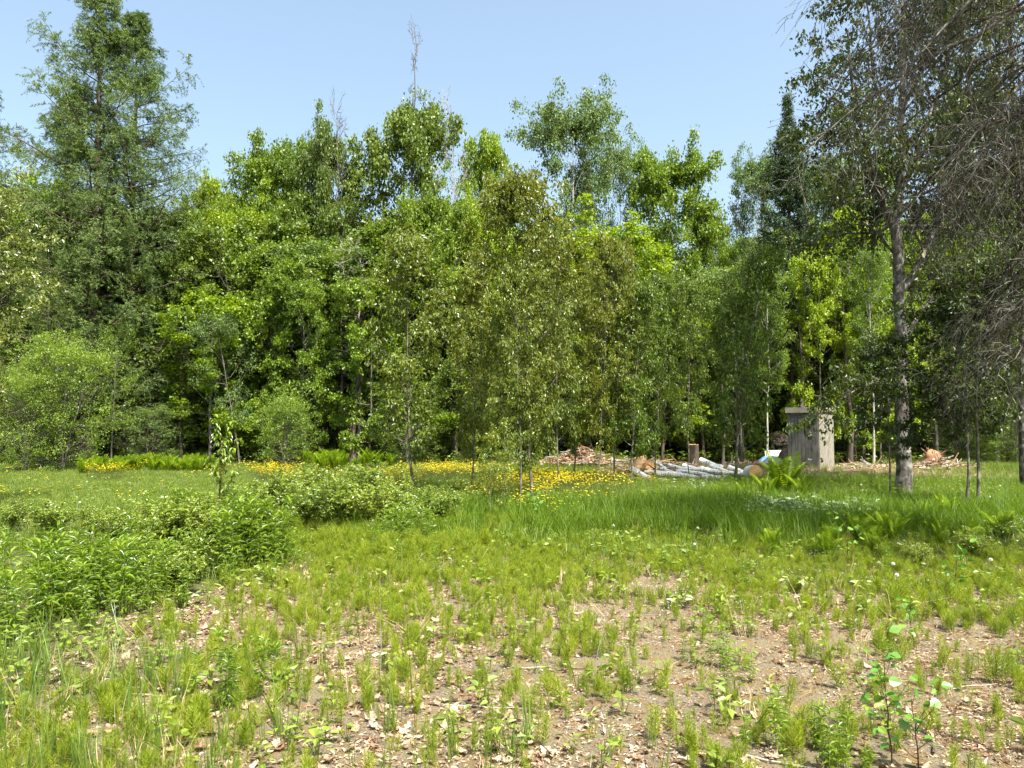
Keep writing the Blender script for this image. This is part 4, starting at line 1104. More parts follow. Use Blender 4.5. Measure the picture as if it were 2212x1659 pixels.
stands = [(95, -4.7, -2.75, 5.0, 8.0, .62, 'leafy goldenrod stalk in the tall stand at the left edge', 'goldenrod stalks in the left stand'),
          (52, -3.45, -2.3, 7.5, 9.2, .74, 'dark green goldenrod stalk in the stand left of centre', 'goldenrod stalks left of centre'),
          (30, -5.2, -4.0, 9.8, 11.4, .62, 'goldenrod stalk in the dark clump behind the cherry sapling', 'goldenrod stalks by the cherry sapling'),
          (36, -1.9, -.75, 8.9, 10.4, .50, 'goldenrod stalk at the right end of the bramble thicket', 'goldenrod stalks by the brambles'),
          (8, -1.75, -1.40, 4.2, 4.7, .46, 'goldenrod stalk in the small clump among dry leaves, lower left', 'goldenrod stalks lower left'),
          (11, 1.12, 1.62, 3.45, 3.95, .34, 'goldenrod stalk in the clump at the bottom edge, right of centre', 'goldenrod stalks at the bottom edge'),
          (8, 1.12, 1.55, 4.7, 5.2, .32, 'goldenrod stalk on the bare sand right of centre', 'goldenrod stalks on the sand'),
          (16, -4.2, -.5, 6.0, 9.5, .36, 'short lone goldenrod stalk in the left foreground', 'lone goldenrod stalks'),
          (22, .3, 5.0, 6.3, 9.5, .30, 'short lone goldenrod stalk among the horsetails', 'lone goldenrod stalks on the right')]
for n, xa, xb, ya, yb, H, lab, grp in stands:
    for i in range(n):
        q1 = gk.gauss(0, .42) if n > 20 and n != 22 else gk.uniform(-1, 1); q2 = gk.gauss(0, .42) if n > 20 and n != 22 else gk.uniform(-1, 1)
        x = (xa + xb) / 2 + q1 * (xb - xa) / 2; y = (ya + yb) / 2 + q2 * (yb - ya) / 2
        s = H / .62 * gk.uniform(.80, 1.12) * (1.12 - .35 * min(1.3, q1 * q1 + q2 * q2))
        thing_from('goldenrod', x, y, GOLD[gk.randrange(5)], lab, 'plant', grp, gk.uniform(0, 6.28), s)

def bramble_mesh(seed, H=.9, Rr=.62):
    g = np.random.default_rng(seed); st, lf = MB(), MB()
    n = 26; az = g.uniform(0, 6.28, n); sp = g.uniform(.1, 1, n) * Rr; h = H * g.uniform(.6, 1.05, n)
    s = np.linspace(0, 1, 7)
    P = np.stack([np.cos(az)[:, None] * sp[:, None] * s ** 1.4, np.sin(az)[:, None] * sp[:, None] * s ** 1.4, h[:, None] * (1.35 * s - .35 * s ** 3)], -1)
    P += np.cumsum(g.normal(size=P.shape) * .012, 1)
    tubes(st, P, np.linspace(.004, .0015, 7)[None] * np.ones((n, 1)), 4)
    C, CR = grow(g, P, np.full((n, 7), .002), 6, .25, 1, 55, .3, 4, .05, .05, .6, .2, lmin=.08)
    tubes(st, C, CR, 3)
    p, t = tip_points(g, np.concatenate([C, P[:, ::2]]), 1150, .2, .012)
    p = np.repeat(p, 3, 0) + g.normal(size=(3450, 3)) * .022; m = len(p)
    d = nrm(g.normal(size=(m, 3)) * np.array([1, 1, .35]) + np.repeat(t, 3, 0) * .4)
    leaves(lf, LEAF6, p, d, nrm(np.array([0, 0, 1.]) + g.normal(size=(m, 3)) * .5), g.uniform(.035, .075, m), .62, 0, g.random(m))
    return [('stems', st.mesh("bramble_stems", [M['stem_red']])), ('leaves', lf.mesh("bramble_leaves", [M['bramble']]))]
BR = [bramble_mesh(400 + i) for i in range(4)]
BP = [(345, 1215, 1.0, 'meadowsweet bush at the left, before the dark goldenrod'), (420, 1245, .9, 'round-leaved bush in front of the dark goldenrod'), (455, 1205, .9, 'round-leaved bush left of the dark goldenrod stand'),
      (385, 1285, .7, 'low round-leaved bush at the front left of centre'), (300, 1250, .7, 'low bush left of the round-leaved ones'),
      (600, 1130, .95, 'bramble at the left end of the thicket'), (650, 1110, .95, 'bramble at the back left of the thicket'), (665, 1150, .95, 'bramble in the thicket right of the cherry sapling'),
      (715, 1118, 1.05, 'bramble in the middle back of the thicket'), (740, 1155, 1.05, 'bramble in the middle front of the thicket'), (785, 1120, 1.1, 'tallest bramble of the thicket'),
      (810, 1158, 1.0, 'bramble in front of the tallest one'), (850, 1125, .95, 'bramble before the left sapling'), (880, 1160, .85, 'bramble at the right front of the thicket'),
      (950, 1110, .75, 'bramble at the right end of the thicket'), (935, 1150, .7, 'low bramble in the tall grass edge'), (560, 1160, .8, 'bramble behind the dark goldenrod stand'),
      (1010, 1105, .6, 'low bramble between thicket and biggest sapling'), (200, 1160, .7, 'scraggly bush at the left field edge'), (110, 1170, .75, 'leafy bush at the far left of the field edge'),
      (250, 1190, .65, 'sparse bush left of the meadowsweet'), (25, 1150, .8, 'bush cut by the left edge of the photo'), (500, 1120, .6, 'small bush by the foot of the cherry sapling'),
      (2100, 1215, .42, 'low leafy bush at the right in the shaded grass'), (1985, 1228, .34, 'small leafy bush before the rough birch'), (2170, 1180, .5, 'leafy bush at the right edge in the shaded grass')]
for i, (u, v, s, lab) in enumerate(BP):
    x, y = gp(u, v); s *= random.Random(i).uniform(.55, .82) if u < 500 else random.Random(i).uniform(.62, .95)
    thing_from('bramble_bush', x, y, BR[i % 4], lab, 'bush', 'leafy bushes along the edge of the field', i * 1.3, s)

# cherry sapling with long drooping leaves
g_ = np.random.default_rng(88); st, lf = MB(), MB()
P = trunk_line(g_, 1.35, 9, (.03, 0), .02); tubes(st, P, np.linspace(.016, .006, 9), 6)
LP, LR = limbs_on(g_, P, np.linspace(.016, .006, 9), 9, .25, .9, lambda q: .38 - .12 * q, 38, 58, K=6, curve=.25, rf=.55); tubes(st, LP, LR, 4)
A = np.concatenate([LP, P[None, ::1][:, :6] * 0 + np.stack([np.interp(np.linspace(4, 8, 6), range(9), P[:, i]) for i in range(3)], -1)[None]])
p, t = tip_points(g_, A, 330, .3, .008)
d = nrm(g_.normal(size=(330, 3)) * np.array([1, 1, .3]) + np.array([0, 0, -.55]))
leaves(lf, LANCE, p, d, np.tile([0, 0, 1.], (330, 1)), g_.uniform(.07, .12, 330), .36, 0, g_.random(330))
x_, y_ = gp(472, 1130)
thing_from('cherry_sapling', x_, y_, [('stem', st.mesh("cherry_stem", [M['stem_red']])), ('leaves', lf.mesh("cherry_leaves", [M['cherry']]))], 'young cherry with drooping bright leaves and a dark stem at the left', 'sapling', s=1.0)

# round-leaved poplar seedlings near the camera
def seedling(seed, H, n, ll):
    g = np.random.default_rng(seed); st, lf = MB(), MB()
    P = trunk_line(g, H, 7, (.1, 0), .03); tubes(st, P, np.linspace(.004, .0018, 7), 5)
    LP, LR = limbs_on(g, P, np.linspace(.004, .002, 7), 7, .15, .9, lambda q: .14 + 0 * q, 35, 60, K=5, rf=.6); tubes(st, LP, LR, 4)
    A = np.concatenate([LP, np.stack([np.interp(np.linspace(1, 6, 5), range(7), P[:, i]) for i in range(3)], -1)[None]])
    p, t = tip_points(g, A, n, .2, .01)
    d = nrm(g.normal(size=(n, 3)) * np.array([1, 1, .3]) + np.array([0, 0, -.2]))
    tpl = (np.array([[0, 0, 0], [.38, .12, .05], [.5, .4, .06], [.3, .75, .03], [0, 1, -.06], [-.3, .75, .03], [-.5, .4, .06], [-.38, .12, .05]]), np.array([[0, 1, 2], [0, 2, 3], [0, 3, 4], [0, 4, 5], [0, 5, 6], [0, 6, 7]]))
    leaves(lf, tpl, p, d, nrm(np.array([0, 0, 1.]) + g.normal(size=(n, 3)) * .55), g.uniform(.6, 1.1, n) * ll, .95, 0, g.random(n))
    return [('stem', st.mesh("seedling_stem", [M['stem_red']])), ('leaves', lf.mesh("seedling_leaves", [M['poplar']]))]
SD = [seedling(500, .5, 46, .055), seedling(501, .34, 26, .05)]
for u, v, k, s, lab in [(1925, 1640, 0, 1.0, 'round-leaved poplar seedling at the bottom edge on the right'), (1985, 1655, 1, 1.0, 'smaller poplar seedling beside the one at the bottom edge'),
                        (1975, 1395, 1, .8, 'dark leafy poplar seedling among horsetails at the right'), (2060, 1290, 1, 1.2, 'lanky seedling in the grass at the right'), (1830, 1230, 1, 1.3, 'pale-leaved seedling before the shaded grass'),
                        (1165, 1150, 1, 1.3, 'pale-leaved seedling right of the thin front sapling')]:
    x, y = gp(u, v); thing_from('poplar_seedling', x, y, SD[k], lab, 'seedling', 'poplar seedlings', u * .1, s)

# ferns: fronds are parts
def frond_mesh(seed, Ln=.8, wd=.12):
    g = np.random.default_rng(seed); mb = MB()
    s = np.linspace(0, 1, 9); P = np.stack([Ln * .42 * s ** 1.5, 0 * s, Ln * (1.0 * s - .22 * s ** 3)], -1)
    tubes(mb, P, np.linspace(.004, .001, 9), 3, 0, .3)
    n = 28; t = np.linspace(.12, .99, n); p, tg = interp(P[None], t[None]); p, tg = p[0], tg[0]
    for sg in (1, -1):
        Lf = wd * 1.25 * np.sin(np.clip(t * 1.05, 0, 1) * math.pi * .93 + .12) ** .7 + .01
        d = np.stack([tg[:, 0] * .35, np.full(n, sg * 1.), tg[:, 2] * .35], -1)
        up = nrm(np.cross(tg, np.tile([0, 1., 0], (n, 1))) * -1)
        leaves(mb, LEAF4, p, d + g.normal(size=(n, 3)) * .05, up, Lf, .115, 0, .3 + .5 * g.random(n))
    return mb.mesh("frond", [M['fern']])
FR = [frond_mesh(i) for i in range(3)]
def fern(x, y, H, nf, label, group=None, seed=0):
    q = random.Random(seed); r = empty('fern', (x, y, float(gz(x, y))), q.uniform(0, 6)); tag(r, label, 'fern', group)
    for i in range(nf):
        f = obj('frond', FR[i % 3], r); f.rotation_euler = (q.uniform(-.15, .15), q.uniform(-.35, .15), i * 6.283 / nf + q.uniform(-.3, .3)); s = H / .65 * q.uniform(.75, 1.1); f.scale = (s, s, s)
for i, (u, v, H, nf, lab) in enumerate([(1692, 1082, .95, 9, 'tall bright ostrich fern before the outhouse'), (1735, 1088, .6, 7, 'smaller fern at the right foot of the ostrich fern'), (1655, 1088, .55, 7, 'dark fern at the left foot of the ostrich fern'),
        (1925, 1185, .5, 8, 'fern below the rough birch in the shaded grass'), (1865, 1170, .42, 7, 'yellowish fern left of the one under the birch'), (1790, 1215, .38, 8, 'bright yellow-green fern on the edge of the bare ground'),
        (1668, 1205, .34, 8, 'small bright fern before the tall grass'), (1985, 1165, .4, 7, 'fern right of the one under the birch'), (1560, 1085, .4, 6, 'dark fern at the front of the log pile'), (1610, 1078, .42, 6, 'dark fern at the foot of the two-trunked sapling')]):
    x, y = gp(u, v); fern(x, y, H, nf, lab, 'ferns on the right', i)
gk = random.Random(22)
for i in range(16):
    x, y = gp(gk.uniform(1790, 2190), gk.uniform(1105, 1200)); fern(x, y, gk.uniform(.25, .45), 7, 'low fern in the shaded grass at the right, before the rough birch', 'low ferns in the shaded grass', 300 + i)
gk = random.Random(12)
for i in range(52):
    u = 175 + i * 5.6 + gk.uniform(-4, 4); x, y = gp(u, 1018 + gk.uniform(-3, 7) + (6 if u < 260 else 0))
    fern(x, y, gk.uniform(.42, .58), 7, 'bright fern in the row along the far side of the field', 'row of ferns along the wood', 100 + i)
for i in range(30):
    x, y = gp(gk.uniform(640, 850), gk.uniform(1002, 1022)); fern(x, y, gk.uniform(.4, .7), 7, 'fern in the shade left behind the first sapling', 'shaded ferns by the wood', 200 + i)

# dandelion seed heads
def clock():
    st, hd = MB(), MB(); tubes(st, np.array([[0, 0, -.01], [.004, 0, .5], [0, 0, 1.]]), np.array([.008, .007, .006]), 4)
    g = np.random.default_rng(4); n = 150; d = nrm(g.normal(size=(n, 3)))
    leaves(hd, NEEDLE, d * .004, d, g.normal(size=(n, 3)), np.full(n, .020), .10, 0, g.random(n))
    leaves(hd, LEAF4, d * .019, nrm(np.cross(d, g.normal(size=(n, 3)))), d, np.full(n, .010), 1., 0, g.random(n))
    return st.mesh("clock_stem", [M['stem']]), hd.mesh("clock_head", [M['white']])
CS, CH = clock()
for i, (u, v, hh, lab) in enumerate([(1929, 1211, .26, 'dandelion seed head in the grass, upper of the two left ones'), (1937, 1237, .22, 'dandelion seed head just below the upper left one'), (2140, 1202, .30, 'largest dandelion seed head at the right'),
        (1507, 1140, .22, 'dandelion seed head before the tall grass'), (2138, 1075, .3, 'dandelion seed head far right in the lit grass'), (2160, 1050, .3, 'small far dandelion seed head at the right edge'),
        (1790, 1052, .28, 'dandelion seed head before the outhouse'), (1860, 1046, .28, 'dandelion seed head left of the rough birch'), (172, 1085, .25, 'dandelion seed head in the left field'), (110, 1090, .25, 'faint dandelion seed head at the far left of the field'),
        (200, 1150, .25, 'dandelion seed head by the left bushes'), (1500, 1175, .15, 'low dandelion seed head in the middle'), (2212, 1130, .3, 'dandelion seed head at the right edge'), (1325, 1135, .2, 'dandelion seed head in the long grass')]):
    zt = hh; # v is where the head shows
    a, yy, zz = ray(u, v); t = (EYE - zt) / -zz; x, y = a * t, yy * t
    r = empty('dandelion_clock', (x, y, float(gz(x, y)))); tag(r, lab, 'dandelion', 'dandelion seed heads')
    s_ = obj('stem', CS, r); s_.scale = (.3, .3, zt); h_ = obj('seed_head', CH, r, (0, 0, zt)); h_.scale = (.85, .85, .85)

# dry stalks and fallen twigs
def stalk(u0, v0, u1, v1, mat, label, grp, name='dry_stalk', r=.0022, lean=0.):
    x, y = gp(u0, v0); xt, yt, zt = at(u1, v1, y + lean)
    g = np.random.default_rng(int(u0 * 7 + v0)); s = np.linspace(0, 1, 8)
    P = np.stack([(xt - x) * s, (yt - y) * s, -.01 + (zt - float(gz(x, y))) * s], -1); P[1:] += np.cumsum(g.normal(size=(7, 3)) * .004, 0)
    mb = MB(); tubes(mb, P, np.linspace(r, r * .45, 8), 4)
    o = obj(name, mb.mesh(name, [M[mat]]), None, (x, y, float(gz(x, y)))); tag(o, label, 'stalk', grp)
for i, (u0, v0, u1, v1, m, lab) in enumerate([(798, 1470, 762, 1320, 'stem_red', 'thin reddish dry stalk left of centre'), (823, 1480, 815, 1255, 'twig_dry', 'tall pale dry stalk left of centre'), (897, 1570, 880, 1290, 'stem_red', 'longest reddish dry stalk, forked, left of centre'),
        (885, 1450, 855, 1345, 'stem_red', 'leaning dry stalk touching the longest one'), (1155, 1400, 1158, 1235, 'stem_red', 'dark curved stalk in the middle'), (1245, 1480, 1190, 1260, 'stem_red', 'leaning reddish stalk in the middle'),
        (1280, 1450, 1335, 1235, 'twig_dry', 'pale leaning stalk in the middle'), (1450, 1330, 1425, 1225, 'twig_dry', 'short pale stalk on the bare ground'), (150, 1290, 5, 1020, 'stem_red', 'long leaning brown stalk at the left edge'),
        (85, 1240, 55, 1130, 'stem_red', 'brown dry seed stalk at the left'), (368, 1200, 366, 1075, 'stem_red', 'dark dry stalk at the left of the field'), (1790, 1310, 1770, 1190, 'stem_red', 'dark thin stalk in the grass at the right'),
        (2040, 1300, 1990, 1160, 'stem_red', 'leaning dark stalk before the birch'), (290, 1130, 296, 1075, 'stem_red', 'upright dry seed stalk in the left field'), (815, 1090, 790, 1010, 'twig_dry', 'bleached curved twig above the brambles'),
        (826, 1085, 830, 1012, 'twig_dry', 'bleached upright twig above the brambles'), (1495, 1150, 1512, 1080, 'twig_dry', 'pale stalk in the tall grass')]):
    stalk(u0, v0, u1, v1, m, lab, 'dry stalks', r=.0026 if v0 > 1200 else .005)
for i, (u, v, L_, az, r, lab) in enumerate([(1700, 1640, .42, -.5, .006, 'bleached curved stick at the bottom edge right of centre'), (2010, 1600, .22, 1.2, .006, 'white curled stick at the bottom right'), (1150, 1440, .25, .3, .006, 'brown stick on the sand, centre'),
        (1220, 1445, .3, .15, .005, 'thin brown stick right of the centre one'), (1060, 1530, .5, -.1, .005, 'long dark twig on the bare sand'), (1250, 1270, .35, 1.0, .008, 'grey stick among the leaves, upper middle'),
        (1560, 1290, .4, .5, .006, 'thin stick on the leaves right of centre'), (700, 1180, .6, .1, .006, 'pale straw stick before the brambles'), (640, 1400, .3, -.3, .004, 'twig among the dry leaves at the left'),
        (1860, 1610, .18, -.4, .010, 'short thick piece of bark at the bottom right'), (2100, 1480, .3, .2, .005, 'twig among the horsetails at the right'), (1480, 1300, .35, .7, .007, 'light stick in the middle distance')]):
    x, y = gp(u, v); g = np.random.default_rng(i + 900); s = np.linspace(-.5, .5, 8)
    P = np.stack([L_ * s * math.cos(az), L_ * s * math.sin(az), r + .01 + 0 * s], -1) + np.cumsum(g.normal(size=(8, 3)) * np.array([.008, .008, .002]), 0)
    mb = MB(); tubes(mb, P, np.linspace(r, r * .5, 8), 5); o = obj('fallen_stick', mb.mesh('fallen_stick', [M['twig_dry' if i % 2 == 0 else 'bark_brown']]), None, (x, y, float(gz(x, y)))); tag(o, lab, 'stick', 'fallen sticks')
# ------------------------------------------------------------------ ground cover
def tuft(seed, n, H, w, spread, bend, mat='grass', segs=3, straight=.3):
    g = np.random.default_rng(seed); mb = MB()
    az = g.uniform(0, 6.283, n); r = g.random(n) ** .5 * spread; h = H * g.uniform(.45, 1.1, n); b = bend * g.uniform(.2, 1.4, n) * h; ba = az + g.normal(size=n) * .8
    s = np.linspace(0, 1, segs + 1)
    C = np.stack([(r * np.cos(az))[:, None] + (b * np.cos(ba))[:, None] * s ** 2, (r * np.sin(az))[:, None] + (b * np.sin(ba))[:, None] * s ** 2, h[:, None] * (s - .25 * np.minimum(b / h, 1.2)[:, None] * s ** 2)], -1)
    C[:, 0, 2] -= .02
    wa = ba + 1.57 + g.normal(size=n) * .5
    wd = (w * g.uniform(.6, 1.2, n))[:, None] * (1 - s ** 1.6)
    side = np.stack([np.cos(wa), np.sin(wa), 0 * wa], -1)[:, None]
    A = C + side * wd[..., None] / 2; B = C - side * wd[..., None] / 2
    V = np.stack([A, B], 2).reshape(n, -1, 3)
    K = segs + 1; F = []
    for k in range(segs - 1): F.append([2 * k, 2 * k + 1, 2 * k + 3, 2 * k + 2])
    F = np.array(F); T_ = np.array([[2 * (segs - 1), 2 * (segs - 1) + 1, 2 * segs]])
    rn = g.random(n); base = (np.arange(n) * 2 * K)[:, None, None]
    Vf = V.reshape(-1, 3)
    mb.add(Vf, (F[None] + base).reshape(-1, 4), 0, np.repeat(rn, len(F)))
    mb.add(Vf, (T_[None] + base).reshape(-1, 3), 0, rn)
    return mb.mesh("tuft", [M[mat]])

def horsetail(seed, H, shoots=3):
    g = np.random.default_rng(seed); mb = MB()
    for k in range(shoots):
        h = H * g.uniform(.6, 1.05); x0, y0 = g.normal(size=2) * (.018 if shoots > 1 else 0); lx, ly = g.normal(size=2) * .08
        P = np.array([[x0, y0, -.01], [x0 + lx * h * .5, y0 + ly * h * .5, h * .5], [x0 + lx * h, y0 + ly * h, h]])
        tubes(mb, P, np.array([.0016, .0014, .0007]), 3, 0, .3)
        nw = 10
        for j in range(nw):
            t = .18 + .8 * j / nw; m = 7
            p = np.tile(interp(P[None], np.array([[t]]))[0][0, 0], (m, 1)); az = np.arange(m) * 6.283 / m + g.uniform(0, 1)
            ll = h * .40 * math.sin(min(1, (1.12 - t) * 1.5) * 1.57) * g.uniform(.7, 1.2, m)
            el = .72 + .7 * t + g.normal(size=m) * .25
            d = np.stack([np.cos(az), np.sin(az), el], -1)
            leaves(mb, NEEDLE, p, d, g.normal(size=(m, 3)), ll, .055, 0, .25 + .6 * g.random(m))
    return mb.mesh("horsetail", [M['horsetail']])

def dead_leaf(seed, lobes=5):
    g = np.random.default_rng(seed)
    n = 20; a = np.linspace(0, 2 * math.pi, n, endpoint=False)
    r = .5 * (.72 + .28 * np.cos(a * lobes) * (1 - .5 * np.abs(np.sin(a / 2)))) * g.uniform(.8, 1.15, n)
    x = r * np.cos(a); y = r * np.sin(a) * g.uniform(.65, 1)
    ph = g.uniform(0, 3); k1 = g.uniform(.25, .8)
    z = k1 * (x * math.cos(ph) + y * math.sin(ph)) ** 2 * 2 + g.normal(size=n) * .035 + .02
    V = [(0, 0, 0.01)] + list(zip(x, y, z)); mid = [(q[0] * .5, q[1] * .5, q[2] * .3 + g.normal() * .02) for q in V[1:]]
    V = V + mid
    F3 = [(0, n + 1 + i, n + 1 + (i + 1) % n) for i in range(0, n)]
    mb = MB(); mb.add(V, F3, 0, .5); mb.add(V, [(n + 1 + i, 1 + i, 1 + (i + 1) % n, n + 1 + (i + 1) % n) for i in range(n)], 0, .5)
    return mb.mesh("dead_leaf", [M['dead_leaf']])

def herb(seed, mat, n=9, ll=.05, h=.12, w=.6):
    g = np.random.default_rng(seed); mb = MB()
    az = np.arange(n) * 2.4; hh = h * g.uniform(.3, 1, n); r = .05 * g.random(n)
    p = np.stack([r * np.cos(az), r * np.sin(az), hh], -1)
    P = np.stack([p * np.array([.1, .1, 0]), p], 1); tubes(mb, P, np.full((n, 2), .0012), 3, 0, .3)
    leaves(mb, LEAF6, p, np.stack([np.cos(az), np.sin(az), g.uniform(-.3, .5, n)], -1), np.tile([0, 0, 1.], (n, 1)) + g.normal(size=(n, 3)) * .3, ll * g.uniform(.6, 1.2, n), w, 0, g.random(n))
    return mb.mesh("herb", [M[mat]])

def flower(seed, h=.42, n=6, mat='petal', rad=.020):
    g = np.random.default_rng(seed); mb = MB()
    for k in range(n):
        x, y = g.normal(size=2) * .07; z = h * g.uniform(.75, 1.1)
        tubes(mb, np.array([[x * .3, y * .3, 0], [x * .7, y * .7, z * .6], [x, y, z]]), np.array([.0015, .0012, .001]), 3, 1, .5)
        az = np.arange(5) * 1.2566; d = np.stack([np.cos(az), np.sin(az), np.full(5, .5)], -1)
        leaves(mb, LEAF6, np.tile([x, y, z], (5, 1)), d, np.tile([0, 0, 1.], (5, 1)), np.full(5, rad), .95, 0, g.random(5))
    return mb.mesh("flower", [M[mat], M['stem']])

def chips(seed, n=16):
    g = np.random.default_rng(seed); mb = MB()
    p = g.normal(size=(n, 3)) * np.array([.06, .06, 0]) + np.array([0, 0, .006]); d = nrm(g.normal(size=(n, 3)) * np.array([1, 1, .15]))
    leaves(mb, LEAF4, p, d, nrm(np.array([0, 0, 1.]) + g.normal(size=(n, 3)) * .5), g.uniform(.008, .035, n), .35, 0, g.random(n))
    return mb.mesh("chips", [M['dead_leaf']])

def scatter_group(name, meshes):
    c = bpy.data.collections.new(name + "_sources")
    for i, me in enumerate(meshes):
        o = bpy.data.objects.new("%s_source_%02d" % (name, i), me); c.objects.link(o)
    ng = bpy.data.node_groups.new(name + "_nodes", 'GeometryNodeTree')
    ng.interface.new_socket("Geometry", in_out='INPUT', socket_type='NodeSocketGeometry')
    ng.interface.new_socket("Geometry", in_out='OUTPUT', socket_type='NodeSocketGeometry')
    n = ng.nodes; gi = n.new("NodeGroupInput"); go = n.new("NodeGroupOutput")
    ci = n.new("GeometryNodeCollectionInfo"); ci.inputs["Collection"].default_value = c
    ci.inputs["Separate Children"].default_value = True; ci.inputs["Reset Children"].default_value = True
    ip = n.new("GeometryNodeInstanceOnPoints"); ip.inputs["Pick Instance"].default_value = True
    def na(nm, t):
        q = n.new("GeometryNodeInputNamedAttribute"); q.data_type = t; q.inputs[0].default_value = nm; return q.outputs[0]
    l = ng.links
    l.new(gi.outputs[0], ip.inputs["Points"]); l.new(ci.outputs[0], ip.inputs["Instance"])
    l.new(na("pick", 'INT'), ip.inputs["Instance Index"]); l.new(na("rot", 'FLOAT_VECTOR'), ip.inputs["Rotation"]); l.new(na("scl", 'FLOAT_VECTOR'), ip.inputs["Scale"])
    l.new(ip.outputs[0], go.inputs[0])
    return ng

def scatter(name, meshes, x, y, scl, label, tilt=.12, zoff=0., zs=None, rz=None, cat=None):
    n = len(x); g = np.random.default_rng(len(x) + 13)
    me = bpy.data.meshes.new(name); me.vertices.add(n)
    co = np.stack([x, y, gz(x, y) + zoff], -1).astype(np.float32); me.vertices.foreach_set("co", co.ravel())
    a = me.attributes.new("pick", 'INT', 'POINT'); a.data.foreach_set("value", g.integers(0, len(meshes), n).astype(np.int32))
    rot = np.stack([g.normal(size=n) * tilt, g.normal(size=n) * tilt, g.uniform(0, 6.283, n)], -1).astype(np.float32)
    a = me.attributes.new("rot", 'FLOAT_VECTOR', 'POINT'); a.data.foreach_set("vector", rot.ravel())
    s3 = np.repeat(np.asarray(scl)[:, None], 3, 1).astype(np.float32)
    if zs is not None: s3[:, 2] *= zs
    a = me.attributes.new("scl", 'FLOAT_VECTOR', 'POINT'); a.data.foreach_set("vector", s3.ravel())
    me.update()
    o = obj(name, me); m = o.modifiers.new("scatter", 'NODES'); m.node_group = scatter_group(name, meshes)
    tag(o, label, cat, None, 'stuff')
    return o

def sample(n, xr, yr, dens, seed, margin=.78):
    """n candidate places, kept with probability dens(x, y)"""
    g = np.random.default_rng(seed)
    x = g.uniform(*xr, n); y = g.uniform(*yr, n)
    k = (np.abs(x) < margin * y + .6) & (g.random(n) < dens(x, y))
    return x[k], y[k], g.random(int(k.sum()))

UV = lambda x, y: (1106 + FPX * x / y, 909 + FPX * EYE / y)
def near_left_grass(x, y): return ss(-.9, -2.0, x + .5 * (fbm(x, y, .8) - .5) + .25 * (y - 4)) * ss(5.6, 4.4, y)
def tall_zone(x, y):
    n = fbm(x, y, 1.6)
    return ss(8.8, 10.6, y + 1.8 * (n - .5)) * ss(-2.6, -1.2, x) * (1 - z_sand(x, y)) * ss(26.5, 24, y)

# tall green grass of the middle
ms = [tuft(600 + i, 18, .46, .0095, .075, .55, 'grass') for i in range(5)]
x, y, r = sample(60000, (-3, 20), (8.8, 27), lambda x, y: tall_zone(x, y) * (.12 + .88 * ss(.38, .58, fbm(x, y, .9))) * ss(27, 12, y) ** .4, 1)
scatter('tall_grass', ms, x, y, (.55 + .6 * r) * (.75 + .5 * fbm(x, y, 2.2)) * (1 - .5 * ss(12.5, 16, y) - .26 * ss(1.5, 3, x) * ss(14.5, 16.5, y) * ss(9, 7.5, x)), 'tall green grass of the clearing behind the bare ground')
# short grass of the left field and thin grass elsewhere
ms = [tuft(620 + i, 26, .16, .006, .08, .5, 'lawn') for i in range(4)]
x, y, r = sample(90000, (-20, 2), (11.5, 27.5), lambda x, y: np.clip(z_lawn(x, y) + .5 * ss(24, 26, y) * ss(2, -1, x), 0, 1) * .95, 2)
scatter('field_grass', ms, x, y, .6 + .8 * r * fbm(x, y, 1.1), 'short light green grass of the left field')
ms2 = [tuft(640 + i, 24, .26, .006, .08, .5, 'lawn') for i in range(4)]
x, y, r = sample(52000, (-16, 20), (5.0, 26.5), lambda x, y: (1 - z_bare(x, y)) * (1 - z_lawn(x, y)) * (1 - .75 * z_sand(x, y)) * (.12 + .5 * ss(6, 10, y) * ss(.32, .58, fbm(x + 50, y, 1.1))), 3)
scatter('meadow_grass', ms2, x, y, .5 + .8 * r, 'mixed light green meadow grass between the plants')
# yellowish thin grass where tall grass ends
x, y, r = sample(30000, (-4, 10), (6.5, 12.5), lambda x, y: ss(7.0, 9.2, y + 2 * (fbm(x, y, 1.4) - .5)) * (.08 + .55 * ss(.45, .6, fbm(x + 5, y, .7))), 4)
scatter('thin_grass', ms2, x, y, .22 + .4 * r, 'thin short grass at the edge of the bare ground')
# broad blades at the lower left and along the bottom edge
ms = [tuft(660 + i, 7, .42, .0095, .045, .22, 'blade', 4) for i in range(5)]
x, y, r = sample(9000, (-5, 3), (2.6, 7.0), lambda x, y: np.clip(near_left_grass(x, y) * (.3 + .7 * ss(.35, .6, fbm(x, y, .45))) + .30 * ss(4.6, 3.9, y) * ss(.9, -.2, x) * ss(.42, .6, fbm(x + 3, y, .5)), 0, 1) * .42, 5)
scatter('broad_grass', ms, x, y, .42 + .5 * r, 'broad grey-green grass blades at the lower left')
# dry straw
ms = [tuft(680 + i, 12, .22, .004, .08, 1.3, 'straw') for i in range(4)]
x, y, r = sample(16000, (-6, 16), (2.8, 26), lambda x, y: .10 + .5 * near_left_grass(x, y) + .35 * ss(20, 22, y) * z_sand(x, y) + .22 * ss(8.4, 9.4, y) * ss(12, 10, y), 6)
scatter('straw', ms, x, y, .4 + .8 * r, 'dry bleached grass lying among the green', tilt=.5)

